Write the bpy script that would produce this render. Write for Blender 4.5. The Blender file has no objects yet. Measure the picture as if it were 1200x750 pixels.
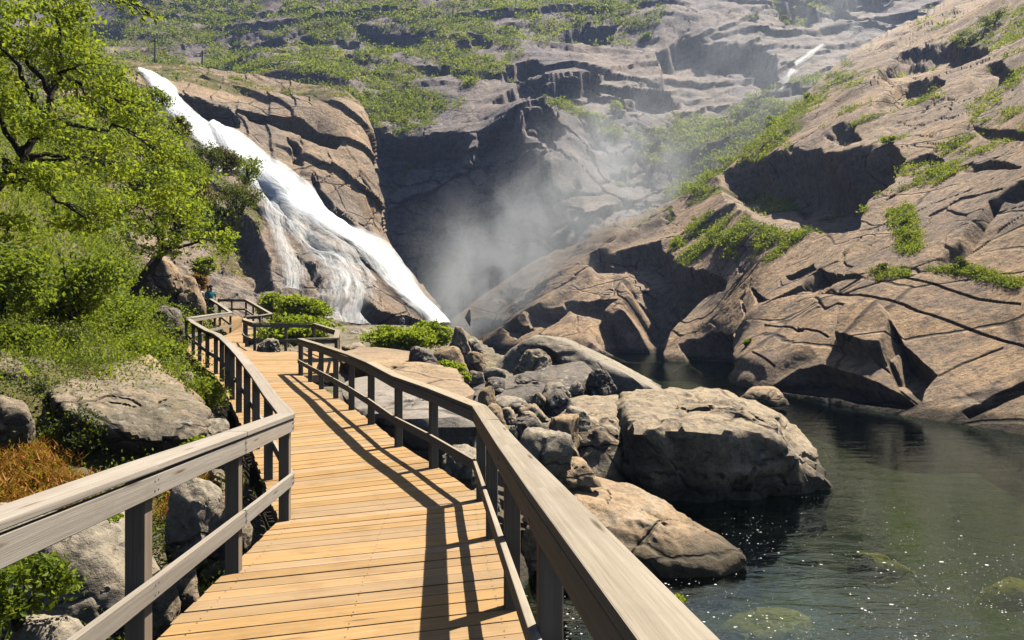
import bpy, bmesh, math, random
import numpy as np
from mathutils import Vector, kdtree

random.seed(7)
RNG = np.random.default_rng(7)
F = 850.0; CZ = 4.0                      # focal length in photo pixels, eye height above the pool
scene = bpy.context.scene
COL = scene.collection

def W(px, py, d):
    """a photo pixel at distance d -> a point in the world (camera at 0,0,CZ looking along +Y)"""
    return np.array([(px-600.0)/F*d, d, CZ+(375.0-py)/F*d])

# ------------------------------------------------------------------ noise
G3 = np.array([[1,1,0],[-1,1,0],[1,-1,0],[-1,-1,0],[1,0,1],[-1,0,1],[1,0,-1],[-1,0,-1],
               [0,1,1],[0,-1,1],[0,1,-1],[0,-1,-1],[1,1,0],[-1,1,0],[0,-1,1],[0,-1,-1]], np.float64)
def hsh(x, y, z, s=0):
    h = (x.astype(np.int64)*374761393 + y.astype(np.int64)*668265263 + z.astype(np.int64)*2147483647 + s*974711) & 0xFFFFFFFF
    h = ((h ^ (h >> 13))*1274126177) & 0xFFFFFFFF
    h = ((h ^ (h >> 16))*2246822519) & 0xFFFFFFFF
    return h ^ (h >> 15)
def perlin(P, seed=0):
    P = np.asarray(P, float); I = np.floor(P); f = P-I
    w = f*f*f*(f*(f*6-15)+10); out = 0
    for a in (0,1):
        for b in (0,1):
            for c in (0,1):
                g = G3[hsh(I[...,0]+a, I[...,1]+b, I[...,2]+c, seed) & 15]
                dv = g[...,0]*(f[...,0]-a)+g[...,1]*(f[...,1]-b)+g[...,2]*(f[...,2]-c)
                k = (w[...,0] if a else 1-w[...,0])*(w[...,1] if b else 1-w[...,1])*(w[...,2] if c else 1-w[...,2])
                out = out + dv*k
    return out
def fbm(P, o=4, seed=0, gain=.5):
    r = 0; a = 1
    for i in range(o):
        r = r + a*perlin(P*(2.03**i)+i*17.3, seed+i); a *= gain
    return r
def ridged(P, o=4, seed=0):
    r = 0; a = 1
    for i in range(o):
        r = r + a*(1-2*np.abs(perlin(P*(2.1**i)+i*9.1, seed+i))); a *= .5
    return r
def voro(P, seed=0):
    """F1, F2 and cell id of a 3D Voronoi pattern"""
    I = np.floor(P); f = P-I
    f1 = np.full(P.shape[:-1], 9.0); f2 = f1.copy(); cid = np.zeros(P.shape[:-1])
    for a in (-1,0,1):
        for b in (-1,0,1):
            for c in (-1,0,1):
                h = hsh(I[...,0]+a, I[...,1]+b, I[...,2]+c, seed)
                q = (a+(h & 1023)/1023.-f[...,0])**2+(b+((h >> 10) & 1023)/1023.-f[...,1])**2+(c+((h >> 20) & 1023)/1023.-f[...,2])**2
                m = q < f1
                f2 = np.where(m, f1, np.minimum(f2, q)); cid = np.where(m, (h & 4095)/4095., cid); f1 = np.where(m, q, f1)
    return np.sqrt(f1), np.sqrt(f2), cid
def sstep(a, b, x):
    t = np.clip((x-a)/(b-a), 0, 1); return t*t*(3-2*t)
def sdf(px, py, poly):
    """signed distance to a polygon, negative inside"""
    poly = np.asarray(poly, float); d = np.full(px.shape, 1e9); ins = np.zeros(px.shape, bool); n = len(poly)
    for i in range(n):
        x0, y0 = poly[i]; x1, y1 = poly[(i+1) % n]
        ex, ey = x1-x0, y1-y0; L = ex*ex+ey*ey+1e-9
        t = np.clip(((px-x0)*ex+(py-y0)*ey)/L, 0, 1)
        d = np.minimum(d, (px-x0-t*ex)**2+(py-y0-t*ey)**2)
        c = ((y0 > py) != (y1 > py)) & (px < (x1-x0)*(py-y0)/(y1-y0+1e-12)+x0)
        ins ^= c
    d = np.sqrt(d); return np.where(ins, -d, d)
def dline(px, py, pts):
    d = np.full(px.shape, 1e9)
    for (x0, y0), (x1, y1) in zip(pts[:-1], pts[1:]):
        ex, ey = x1-x0, y1-y0; L = ex*ex+ey*ey+1e-9
        t = np.clip(((px-x0)*ex+(py-y0)*ey)/L, 0, 1)
        d = np.minimum(d, (px-x0-t*ex)**2+(py-y0-t*ey)**2)
    return np.sqrt(d)

# ------------------------------------------------------------------ mesh helpers
def raw_mesh(name, V, faces, mat=None, smooth=True, attr=None, uv=None, parent=None, sharp=None):
    """faces: (M,3) or (M,4) int array; attr: dict name -> per-point float array (N,) or (N,3)"""
    V = np.ascontiguousarray(V, np.float32); faces = np.ascontiguousarray(faces, np.int32); k = faces.shape[1]
    me = bpy.data.meshes.new(name)
    me.vertices.add(len(V)); me.vertices.foreach_set('co', V.ravel())
    me.loops.add(faces.size); me.loops.foreach_set('vertex_index', faces.ravel())
    me.polygons.add(len(faces)); me.polygons.foreach_set('loop_start', np.arange(0, faces.size, k, dtype=np.int32))
    me.update(calc_edges=True)
    me.polygons.foreach_set('use_smooth', np.full(len(faces), smooth))
    for an, av in (attr or {}).items():
        a = me.attributes.new(an, 'FLOAT', 'POINT'); a.data.foreach_set('value', np.ascontiguousarray(av, np.float32))
    if uv is not None:
        l = me.uv_layers.new(name='UVMap'); l.data.foreach_set('uv', np.ascontiguousarray(uv[faces.ravel()], np.float32).ravel())
    if sharp: me.set_sharp_from_angle(angle=math.radians(sharp))
    if mat: me.materials.append(mat)
    ob = bpy.data.objects.new(name, me); COL.objects.link(ob)
    if parent: ob.parent = parent
    return ob
def grid_faces(nv, nu):
    i = np.arange(nv*nu).reshape(nv, nu)
    return np.stack([i[:-1,:-1].ravel(), i[1:,:-1].ravel(), i[1:,1:].ravel(), i[:-1,1:].ravel()], 1)
def tag(o, label=None, cat=None, group=None, kind=None):
    if label: o['label'] = label
    if cat: o['category'] = cat
    if group: o['group'] = group
    if kind: o['kind'] = kind
    return o
def empty(name, loc, label, cat, group=None):
    o = bpy.data.objects.new(name, None); o.location = [float(c) for c in loc]; o.empty_display_size = .2; COL.objects.link(o)
    return tag(o, label, cat, group)
def adopt(ob, root):
    """make ob (built in world coordinates) a part of root"""
    me = ob.data; l = np.array(root.location, np.float32)
    n = len(me.vertices); co = np.empty(n*3, np.float32); me.vertices.foreach_get('co', co)
    me.vertices.foreach_set('co', (co.reshape(n, 3)-l).ravel()); me.update(); ob.parent = root
    return ob

# ------------------------------------------------------------------ materials
def new_mat(name):
    m = bpy.data.materials.new(name); m.use_nodes = True; nt = m.node_tree; nt.nodes.clear()
    return m, nt
class N:
    """tiny node-graph helper"""
    def __init__(s, nt): s.nt = nt
    def n(s, typ, ins=None, **kw):
        nd = s.nt.nodes.new(typ)
        for k, v in kw.items(): setattr(nd, k, v)
        for k, v in (ins or {}).items():
            sk = nd.inputs[k]
            if hasattr(v, 'is_output'): s.nt.links.new(v, sk)
            else: sk.default_value = v
        return nd
    def link(s, a, b): s.nt.links.new(a, b)
    def noise(s, vec, scale, detail=4, rough=.55, dist=0):
        return s.n('ShaderNodeTexNoise', {'Vector': vec, 'Scale': scale, 'Detail': detail, 'Roughness': rough, 'Distortion': dist}).outputs['Fac']
    def ramp(s, fac, a, b, v0=0., v1=1.):
        nd = s.n('ShaderNodeMapRange', {0: fac, 1: a, 2: b, 3: v0, 4: v1}); nd.clamp = True; return nd.outputs[0]
    def mix(s, fac, a, b):
        nd = s.n('ShaderNodeMix', data_type='RGBA')
        for k, v in ((0, fac), (6, a), (7, b)):
            if hasattr(v, 'is_output'): s.link(v, nd.inputs[k])
            else: nd.inputs[k].default_value = (tuple(v)+(1,))[:4] if k else v
        return nd.outputs[2]
    def math(s, op, a, b=0.):
        nd = s.n('ShaderNodeMath', operation=op)
        for k, v in ((0, a), (1, b)):
            if hasattr(v, 'is_output'): s.link(v, nd.inputs[k])
            else: nd.inputs[k].default_value = v
        return nd.outputs[0]
    def mapv(s, vec, scale=(1,1,1), rot=(0,0,0)):
        return s.n('ShaderNodeMapping', {'Vector': vec, 'Scale': scale, 'Rotation': rot}).outputs[0]
    def attr(s, name): return s.n('ShaderNodeAttribute', attribute_name=name).outputs['Fac']
    def out(s, surf=None, vol=None):
        o = s.n('ShaderNodeOutputMaterial')
        if surf: s.link(surf, o.inputs['Surface'])
        if vol: s.link(vol, o.inputs['Volume'])

def rock_mat(name, warm, grey, dark, unit=1.0, streak=.5, stain=.5, lichen=0., moss=0., veg=False, bump=.6, orange=.3, wet=False, tide=True, crack=.8):
    """granite: warm and grey tones at several sizes, dark weather streaks, orange iron stain, pale lichen, moss on flat places"""
    m, nt = new_mat(name); g = N(nt)
    pos = g.n('ShaderNodeNewGeometry')
    P = pos.outputs['Position'] if veg else g.n('ShaderNodeTexCoord').outputs['Object']
    big = g.noise(P, .11/unit, 5, .6, .6); mid = g.noise(P, .9/unit, 6, .65); fine = g.noise(P, 9/unit, 5, .7); grain = g.noise(P, 60/unit, 2, .6)
    c = g.mix(g.ramp(big, .38, .62), warm, grey)
    c = g.mix(g.math('MULTIPLY', g.ramp(mid, .45, .75), .55), c, [x*.55 for x in grey])
    c = g.mix(g.math('MULTIPLY', g.ramp(g.noise(P, .35/unit, 4, .6, 1.), .55, .75), orange), c, (.46, .25, .09))
    wp = g.ramp(g.noise(g.mapv(P, (.8/unit,.8/unit,1.5/unit), (.3,.5,.1)), .28, 6, .68, .7), .50, .66)
    c = g.mix(g.math('MULTIPLY', wp, stain*1.6), c, [x*1.6 for x in dark])
    # dark streaks run down the face
    sv = g.mapv(P, (1.1/unit, 1.1/unit, .12/unit))
    st = g.ramp(g.noise(sv, 1.6, 5, .65, .4), .52, .72)
    c = g.mix(g.math('MULTIPLY', st, streak), c, dark)
    bl = g.ramp(g.noise(P, 2.6/unit, 6, .7, .3), .56, .74)
    c = g.mix(g.math('MULTIPLY', bl, stain), c, dark)
    if lichen:
        v = g.n('ShaderNodeTexVoronoi', {'Vector': P, 'Scale': 3.2/unit, 'Randomness': 1.}).outputs['Distance']
        lf = g.math('MULTIPLY', g.ramp(g.math('ADD', v, g.math('MULTIPLY', fine, .35)), .48, .40), g.ramp(g.noise(P, .8/unit, 3), .45, .6))
        c = g.mix(g.math('MULTIPLY', lf, lichen), c, (.5, .49, .45))
    wv = g.n('ShaderNodeVectorMath', {0: P, 1: g.n('ShaderNodeTexNoise', {'Vector': P, 'Scale': .7/unit, 'Detail': 4.}).outputs['Color']}, operation='ADD').outputs[0]
    ck = g.n('ShaderNodeTexVoronoi', {'Vector': g.mapv(wv, (.30/unit,.30/unit,.75/unit), (.3,.5,0)), 'Scale': 1.}, feature='DISTANCE_TO_EDGE').outputs['Distance']
    ckf = g.math('MULTIPLY', g.ramp(ck, .028, .006), g.ramp(g.noise(P, .22/unit, 3), .47, .58))
    ckf = g.math('MULTIPLY', ckf, crack)
    c = g.mix(ckf, c, [x*.4 for x in dark])
    gold = g.ramp(g.noise(g.mapv(P, (.5/unit, .5/unit, 1.6/unit), (.4,.6,.2)), 1.3, 5, .65, .8), .5, .7)
    c = g.mix(g.math('MULTIPLY', gold, .35), c, [min(1, x*1.35) for x in warm])
    sp = g.noise(P, 3.4/unit, 8, .78, .2)
    c = g.mix(g.math('MULTIPLY', g.ramp(sp, .53, .60), min(.75, stain*1.7)), c, [x*1.3 for x in dark])
    c = g.mix(g.math('MULTIPLY', g.ramp(sp, .46, .36), .4), c, [min(1, x*1.25) for x in warm])
    c = g.mix(g.math('MULTIPLY', g.ramp(fine, .42, .66), .5), c, [x*.8 for x in dark])
    c = g.mix(g.math('MULTIPLY', g.ramp(grain, .45, .7), .22), c, (.07, .065, .06))
    up = g.n('ShaderNodeSeparateXYZ', {0: pos.outputs['Normal']}).outputs[2]
    if moss:
        mf = g.math('MULTIPLY', g.ramp(g.noise(P, 1.3/unit, 6, .7), .52, .62), g.ramp(up, .55, .85))
        c = g.mix(g.math('MULTIPLY', mf, moss), c, (.085, .10, .022))
    if veg:
        vf = g.math('MULTIPLY', g.attr('veg'), g.ramp(g.noise(P, .45, 6, .75), .36, .55))
        gc = g.mix(g.ramp(g.noise(P, .12, 4), .4, .6), (.10, .115, .03), (.17, .13, .055))
        c = g.mix(g.ramp(vf, .25, .5), c, gc)
    if tide:
        wz = g.n('ShaderNodeSeparateXYZ', {0: pos.outputs['Position']}).outputs[2]
        tz = g.math('ADD', wz, g.math('MULTIPLY', g.noise(pos.outputs['Position'], 1.6, 4), -.5))
        c = g.mix(g.math('MULTIPLY', g.ramp(tz, .42, .05), .8), c, (.035,.032,.022))
        c = g.mix(g.math('MULTIPLY', g.ramp(g.math('ABSOLUTE', g.math('SUBTRACT', tz, .5)), .12, .0), .25), c, (.5,.45,.36))
    h = g.math('ADD', g.math('SUBTRACT', g.math('ADD', g.math('MULTIPLY', fine, .7), g.math('MULTIPLY', sp, .9)), g.math('MULTIPLY', ckf, 1.2)), g.math('ADD', mid, g.math('MULTIPLY', grain, .12)))
    b = g.n('ShaderNodeBump', {'Strength': bump, 'Distance': .12*unit, 'Height': h})
    bs = g.n('ShaderNodeBsdfPrincipled', {'Base Color': c, 'Roughness': .45 if wet else .82, 'Normal': b.outputs[0], 'Specular IOR Level': .5 if wet else .25})
    g.out(bs.outputs[0]); return m

def leaf_mat(name, c0, c1, c2, trans=.45):
    m, nt = new_mat(name); g = N(nt)
    v = g.attr('var')
    c = g.mix(g.ramp(v, 0, .5), c0, c1); c = g.mix(g.ramp(v, .5, 1), c, c2)
    d = g.n('ShaderNodeBsdfPrincipled', {'Base Color': c, 'Roughness': .55, 'Specular IOR Level': .3})
    t = g.n('ShaderNodeBsdfTranslucent', {'Color': g.mix(.45, c, (.42, .48, .03))})
    mx = g.n('ShaderNodeMixShader', {0: trans, 1: d.outputs[0], 2: t.outputs[0]})
    g.out(mx.outputs[0]); return m

def wood_mat(name, a, b, dark, rough=.75, grain=1.0, weather=.3):
    m, nt = new_mat(name); g = N(nt)
    uv = g.n('ShaderNodeTexCoord').outputs['UV']
    rnd = g.attr('rnd')
    gv = g.mapv(uv, (.8, 34*grain, 1))
    gv2 = g.n('ShaderNodeVectorMath', {0: gv, 1: g.n('ShaderNodeCombineXYZ', {0: g.math('MULTIPLY', rnd, 91.), 1: g.math('MULTIPLY', rnd, 57.)}).outputs[0]}, operation='ADD').outputs[0]
    gr = g.noise(gv2, 1.0, 6, .65, .5); fine = g.noise(g.mapv(gv2, (2.2, 3.7, 1)), 2.0, 3, .6)
    c = g.mix(g.ramp(gr, .35, .65), a, b)
    c = g.mix(g.math('MULTIPLY', g.ramp(fine, .55, .75), .5), c, dark)
    hv = g.n('ShaderNodeHueSaturation', {'Hue': .5, 'Saturation': g.ramp(rnd, 0, 1, .84, 1.06), 'Value': g.ramp(g.math('FRACT', g.math('MULTIPLY', rnd, 7.31)), 0, 1, .80, 1.08), 'Color': c}).outputs[0]
    blot = g.ramp(g.noise(g.n('ShaderNodeNewGeometry').outputs['Position'], 2.4, 5, .65), .5, .75)
    c = g.mix(g.math('MULTIPLY', blot, weather), hv, [x*.55 for x in b])
    kn = g.n('ShaderNodeTexVoronoi', {'Vector': g.mapv(gv2, (.9, .16, 1)), 'Scale': 1.}).outputs['Distance']
    c = g.mix(g.ramp(kn, .09, .03), c, dark)
    bm = g.n('ShaderNodeBump', {'Strength': .35, 'Distance': .004, 'Height': g.math('ADD', gr, fine)})
    bs = g.n('ShaderNodeBsdfPrincipled', {'Base Color': c, 'Roughness': rough, 'Normal': bm.outputs[0], 'Specular IOR Level': .25})
    g.out(bs.outputs[0]); return m

def flat_mat(name, c, rough=.7):
    m, nt = new_mat(name); g = N(nt)
    P = g.n('ShaderNodeTexCoord').outputs['Object']
    cc = g.mix(g.ramp(g.noise(P, 9, 4), .35, .7), c, [x*.7 for x in c])
    g.out(g.n('ShaderNodeBsdfPrincipled', {'Base Color': cc, 'Roughness': rough}).outputs[0]); return m

M = {}
M['slope'] = rock_mat('granite_slope', (.60,.395,.22), (.46,.34,.245), (.10,.085,.08), 2.6, .65, .42, 0, 0, True, 1.0, .28)
M['hill'] = rock_mat('granite_hill', (.42,.32,.25), (.28,.245,.24), (.08,.072,.08), 4.5, .65, .5, 0, 0, True, 1.0, .15, False, False, .3)
M['cliff'] = rock_mat('granite_cliff', (.52,.36,.22), (.36,.30,.25), (.085,.07,.065), 3.0, .5, .28, 0, 0, True, 1.0, .4, False, False)
M['ground'] = rock_mat('shore_ground', (.34,.265,.18), (.25,.21,.16), (.06,.052,.04), .8, .1, .5, .2, .6, True, .8, .2)
M['boulder'] = rock_mat('granite_boulder', (.50,.385,.25), (.39,.305,.215), (.08,.075,.07), .9, .35, .35, .5, 0, False, .7, .12)
M['boulder_pale'] = rock_mat('granite_pale', (.42,.35,.25), (.36,.31,.25), (.11,.10,.09), .8, .2, .25, .25, 0, False, .6, .1)
M['boulder_tan'] = rock_mat('granite_tan', (.48,.33,.19), (.38,.275,.18), (.10,.085,.07), 1.0, .25, .2, .1, 0, False, .5, .45)
M['boulder_dark'] = rock_mat('granite_dark', (.26,.21,.16), (.18,.16,.145), (.05,.047,.047), .9, .4, .45, .9, 0, False, .7, .08)
M['boulder_moss'] = rock_mat('granite_moss', (.46,.35,.235), (.33,.275,.205), (.07,.065,.055), .7, .45, .5, .6, .22, False, .9, .15)
M['slab_grey'] = rock_mat('slab_grey', (.36,.31,.26), (.34,.30,.27), (.16,.14,.12), 1.1, .15, .12, .1, 0, False, .35, .05)
M['sunk'] = rock_mat('sunken_rock', (.46,.34,.07), (.34,.31,.09), (.08,.08,.03), .9, .1, .3, 0, 0, False, .6, .5, False, False)
M['bed'] = rock_mat('pool_bed', (.034,.038,.018), (.02,.03,.018), (.01,.012,.01), .9, .1, .6, 0, 0, True, .6, .1, False, False)
M['deck'] = wood_mat('deck_timber', (.46,.295,.135), (.35,.21,.092), (.14,.08,.04), .7, 1., .5)
M['rail'] = wood_mat('rail_timber', (.43,.375,.31), (.33,.275,.22), (.14,.10,.07), .8, 1.3, .25)
M['rail_brown'] = wood_mat('rail_timber_brown', (.42,.355,.265), (.30,.24,.165), (.10,.07,.04), .8, 1.3, .3)
M['post'] = wood_mat('post_timber', (.36,.265,.18), (.25,.18,.12), (.07,.045,.03), .85, 1.2, .4)
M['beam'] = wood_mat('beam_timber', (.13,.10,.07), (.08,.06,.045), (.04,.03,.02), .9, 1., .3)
M['leaf_bright'] = leaf_mat('leaves_bright', (.07,.13,.01), (.20,.28,.018), (.36,.40,.035), .6)
M['leaf_mid'] = leaf_mat('leaves_mid', (.05,.09,.012), (.14,.21,.02), (.27,.32,.035), .55)
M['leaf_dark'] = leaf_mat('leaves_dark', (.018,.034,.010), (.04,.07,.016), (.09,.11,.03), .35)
M['leaf_lime'] = leaf_mat('leaves_lime', (.15,.22,.012), (.29,.38,.018), (.42,.47,.04), .6)
M['leaf_far'] = leaf_mat('leaves_far', (.04,.075,.016), (.15,.205,.022), (.32,.33,.04), .55)
M['heather'] = leaf_mat('heather', (.16,.045,.012), (.46,.14,.02), (.50,.24,.04), .4)
M['brush'] = leaf_mat('brush', (.06,.03,.015), (.12,.06,.025), (.14,.10,.035), .3)
M['bark'] = flat_mat('bark', (.045,.035,.028), .95)
M['skin'] = flat_mat('skin', (.45,.27,.19)); M['hair'] = flat_mat('hair', (.06,.035,.02))
M['teal'] = flat_mat('teal_cloth', (.01,.30,.34)); M['pink'] = flat_mat('pink_cloth', (.55,.18,.30)); M['white'] = flat_mat('white_cloth', (.75,.78,.8)); M['navy'] = flat_mat('navy_cloth', (.02,.025,.05))
M['steel'] = flat_mat('bolt_steel', (.16,.15,.14), .45)
M['foam'] = flat_mat('foam', (.8,.8,.78), .6)

# ------------------------------------------------------------------ relief patches
def cr(A, t, axis):
    """Catmull-Rom along an axis at index positions t"""
    n = A.shape[axis]; i = np.clip(np.floor(t).astype(int), 0, n-2); f = t-i
    g = lambda k: np.take(A, np.clip(k, 0, n-1), axis)
    p0, p1, p2, p3 = g(i-1), g(i), g(i+1), g(i+2)
    p0 = np.where(np.expand_dims(i == 0, tuple(x for x in range(A.ndim) if x != axis)), 2*p1-p2, p0)
    p3 = np.where(np.expand_dims(i == n-2, tuple(x for x in range(A.ndim) if x != axis)), 2*p2-p1, p3)
    sh = [1]*A.ndim; sh[axis] = -1; f = f.reshape(sh)
    return .5*(2*p1+(p2-p0)*f+(2*p0-5*p1+4*p2-p3)*f*f+(3*p1-p0-3*p2+p3)*f**3)
def patch(ctrl, step):
    """ctrl[row][col] = (px, py, d); dense positions, normals and authoring coordinates"""
    A = np.array([[(p[0], p[1], 1./p[2]) for p in r] for r in ctrl], float)
    lu = np.concatenate([[0], np.cumsum(np.max(np.hypot(*np.moveaxis(np.diff(A[...,:2], axis=1), -1, 0)), 0))])
    lv = np.concatenate([[0], np.cumsum(np.max(np.hypot(*np.moveaxis(np.diff(A[...,:2], axis=0), -1, 0)), 1))])
    nu, nv = int(lu[-1]/step)+1, int(lv[-1]/step)+1
    tu = np.interp(np.linspace(0, lu[-1], nu), lu, np.arange(len(lu))); tv = np.interp(np.linspace(0, lv[-1], nv), lv, np.arange(len(lv)))
    B = cr(cr(A, tu, 1), tv, 0)
    d = 1./np.maximum(B[...,2], 1e-4); px, py = B[...,0], B[...,1]
    P = np.stack([(px-600)/F*d, d, CZ+(375-py)/F*d], -1)
    n = np.cross(np.gradient(P, axis=1), np.gradient(P, axis=0)); n /= np.linalg.norm(n, axis=-1, keepdims=True)+1e-9
    v = np.array([0,0,CZ])-P
    if np.mean(np.sum(n*v, -1)) < 0: n = -n
    return P, n, px, py
def normals(P, like):
    n = np.cross(np.gradient(P, axis=1), np.gradient(P, axis=0)); n /= np.linalg.norm(n, axis=-1, keepdims=True)+1e-9
    return n*np.sign(np.sum(n*like, -1, keepdims=True)+1e-9)
def sheets(P, axis, period, amp, ws, wa, seed, lip=.05, power=1.4):
    """exfoliation sheets: treads that end in a lip with a steep riser under it"""
    axis = np.array(axis, float); axis /= np.linalg.norm(axis)
    t = P@axis/period+wa*fbm(P/ws, 4, seed)
    k = np.floor(t); f = t-k
    r = (hsh(k, k*0, k*0, seed) & 255)/255.
    m = sstep(-.15, .25, fbm(P/(ws*1.1)+k[...,None]*3.7, 3, seed+9)+.25*(r-.3))
    return amp*(.35+.9*r)*m*(1-f)**power*sstep(0, lip, f)
def jitter(px, py, P, amp, sc, seed):
    return px+amp*fbm(P/sc, 3, seed, .5), py+amp*fbm(P/sc+31.7, 3, seed+5, .5)
def apply_recess(D, px, py, recs, keep=.3):
    for poly, dep, fe in recs:
        x = [p[0] for p in poly]; y = [p[1] for p in poly]; g = fe*3+4
        m = (px > min(x)-g) & (px < max(x)+g) & (py > min(y)-g) & (py < max(y)+g)
        s = sdf(px[m], py[m], poly)
        pr = np.array([a*.42-b*.9 for a, b in poly]); q = px[m]*.42-py[m]*.9
        t = np.clip((q-pr.min())/(np.ptp(pr)+1e-6), 0, 1)**.7
        D[m] -= dep*sstep(fe, -fe, s)*(keep+(1-keep)*t)
def apply_cracks(D, px, py, cr_):
    for pts, dep, w in cr_:
        x = [p[0] for p in pts]; y = [p[1] for p in pts]
        m = (px > min(x)-9) & (px < max(x)+9) & (py > min(y)-9) & (py < max(y)+9)
        D[m] -= dep*sstep(w, w*.25, dline(px[m], py[m], pts))
def vegmask(px, py, zones):
    v = np.zeros(px.shape)
    for poly, w, fe in zones: v = np.maximum(v, w*sstep(fe, -fe, sdf(px, py, poly)))
    return v
class Surf:
    """look up points of a finished patch by authoring coordinate"""
    def __init__(s, P, n, px, py, st=2):
        s.P = P[::st, ::st].reshape(-1, 3); s.n = n[::st, ::st].reshape(-1, 3); s.x = px[::st, ::st].ravel(); s.y = py[::st, ::st].ravel()
        m = (s.x > -80) & (s.x < 1280) & (s.y > -80) & (s.y < 560)
        s.P, s.n, s.x, s.y = s.P[m], s.n[m], s.x[m], s.y[m]
        s.k = kdtree.KDTree(len(s.x))
        for i, (a, b) in enumerate(zip(s.x, s.y)): s.k.insert((a, b, 0), i)
        s.k.balance()
    def at(s, px, py):
        i = s.k.find((px, py, 0))[1]; return s.P[i], s.n[i]
    def avg(s, px, py, k=12):
        q = [i for _, i, _ in s.k.find_n((px, py, 0), k)]; return s.P[q].mean(0), s.n[q].mean(0)

# ---- far hillside with the gorge wall
TOP = -330
def rowsA(px, l): return [(px, y, d) for y, d in l]
colsA = [
 rowsA(-260, [(TOP,520),(-70,340),(40,262),(100,215),(140,192),(260,172),(440,165)]),
 rowsA( 100, [(TOP,520),(-70,335),(40,255),(100,208),(140,188),(260,170),(440,160)]),
 rowsA( 300, [(TOP,520),(-70,330),(40,246),(100,200),(140,182),(260,166),(440,152)]),
 rowsA( 430, [(TOP,520),(-70,330),(40,242),(105,195),(145,172),(260,167),(440,168)]),
 rowsA( 520, [(TOP,520),(-70,330),(40,242),(105,198),(150,170),(270,164),(440,162)]),
 rowsA( 620, [(TOP,520),(-70,335),(40,248),(95,205),(145,176),(270,157),(440,146)]),
 rowsA( 720, [(TOP,530),(-70,340),(40,255),(90,212),(140,182),(260,153),(440,138)]),
 rowsA( 820, [(TOP,540),(-70,345),(30,262),(60,230),(135,196),(240,160),(440,128)]),
 rowsA( 920, [(TOP,550),(-70,350),(20,272),(60,240),(120,205),(240,162),(440,130)]),
 rowsA(1040, [(TOP,560),(-70,360),(20,285),(60,252),(120,214),(240,170),(440,135)]),
 rowsA(1250, [(TOP,580),(-70,380),(20,300),(60,270),(120,230),(240,185),(440,150)]),
 rowsA(1500, [(TOP,600),(-70,400),(20,320),(60,290),(120,250),(240,200),(440,165)]),
]
ctrlA = [[c[r] for c in colsA] for r in range(7)]
P, n, px, py = patch(ctrlA, 1.7)
jx, jy = jitter(px, py, P, 7, 9., 3)
D = np.zeros(px.shape)
D += 8*fbm(P/75., 2, 11)+1.5*fbm(P/24., 3, 12)
up = sstep(165, 105, py+8*fbm(P/30., 2, 5))
D += sheets(P, (-.10,.25,1), 9.5, 2.3, 60., .8, 21, .12)*(.25+.75*up)
D += sheets(P, (-.25,.15,1), 4.2, .6, 30., .9, 22, .16)*up
D += sheets(P, (-.55,.1,.8), 10., 2.2, 45., .7, 23)*(1-.5*up)
f1, f2, cid = voro(P*np.array([.10,.07,.17])+.5*fbm(P/9., 3, 8)[...,None], 5)
D += (.5*sstep(0, .2, f2-f1)+.5*(cid-.5))*up*sstep(-.1,.3,fbm(P/40.+3,2,67))
D -= 1.1*sstep(.10, .0, f2-f1)*(1-up)
recA = [
 ([(768,62),(800,44),(840,50),(872,55),(906,66),(910,96),(898,118),(872,122),(850,128),(812,120),(780,92)], 9, 2.5),
 ([(578,118),(600,106),(640,101),(697,90),(702,106),(664,128),(622,134),(590,130)], 6, 2),
 ([(583,84),(620,77),(637,90),(604,102)], 5, 2),
 ([(650,42),(690,30),(728,31),(704,52),(662,57)], 6, 2),
 ([(412,28),(470,29),(512,33),(486,44),(425,43)], 5, 2),
 ([(255,36),(330,37),(336,46),(262,47)], 5, 2), ([(98,24),(146,29),(140,42),(108,43)], 4, 2),
 ([(345,40),(420,43),(418,51),(352,50)], 3.5, 2), ([(520,52),(570,46),(575,56),(530,62)], 4, 2),
 ([(190,88),(235,96),(272,106),(276,128),(268,152),(240,140),(204,108)], 5, 2),
 ([(400,62),(445,70),(440,78),(402,72)], 4, 2), ([(480,84),(520,80),(530,90),(492,96)], 3.5, 2),
 ([(414,140),(455,148),(480,150),(528,146),(548,166),(530,200),(508,230),(492,300),(470,322),(450,282),(430,200)], 9, 4),
 ([(610,150),(640,142),(655,170),(640,185),(620,180)], 4, 2.5), ([(560,160),(600,150),(612,190),(590,215),(566,200)], 5, 4),
 ([(720,118),(760,100),(800,110),(790,126),(740,132)], 4, 2.5), ([(905,14),(950,8),(960,30),(915,40)], 6, 3),
 ([(960,20),(1010,-4),(1060,-8),(1020,22),(985,36)], 6, 3),
]
apply_recess(D, jx, jy, recA)
D += .3*fbm(P/5., 4, 14, .55)
D += 7*sstep(40, -14, sdf(px, py, [(600,150),(640,135),(668,150),(672,190),(648,215),(610,190)]))   # rounded buttress on the gorge rim
P = P+n*D[...,None]
nA = normals(P, n)
flat = nA[...,2]
vegA = vegmask(jx, jy, [([(60,-20),(600,-20),(640,30),(600,80),(560,110),(470,140),(420,132),(340,125),(250,95),(160,85),(60,80)], .85, 20),
    ([(560,-20),(830,-20),(760,40),(640,60)], .8, 15), ([(620,130),(660,125),(730,135),(735,150),(690,150),(640,140)], 1, 5),
    ([(740,150),(800,130),(860,140),(850,180),(780,190)], .7, 8), ([(840,140),(900,110),(960,90),(960,130),(880,170),(840,190)], .9, 8),
    ([(880,-20),(1060,-20),(960,30),(900,30)], .4, 15), ([(430,160),(480,165),(470,200),(440,240)], .35, 8), ([(780,190),(850,180),(830,230),(790,235)], .8, 5)])
vegA = vegA*sstep(.15, .48, flat)*sstep(-.55, .1, fbm(P/14., 3, 33))
nv, nu = px.shape
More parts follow.
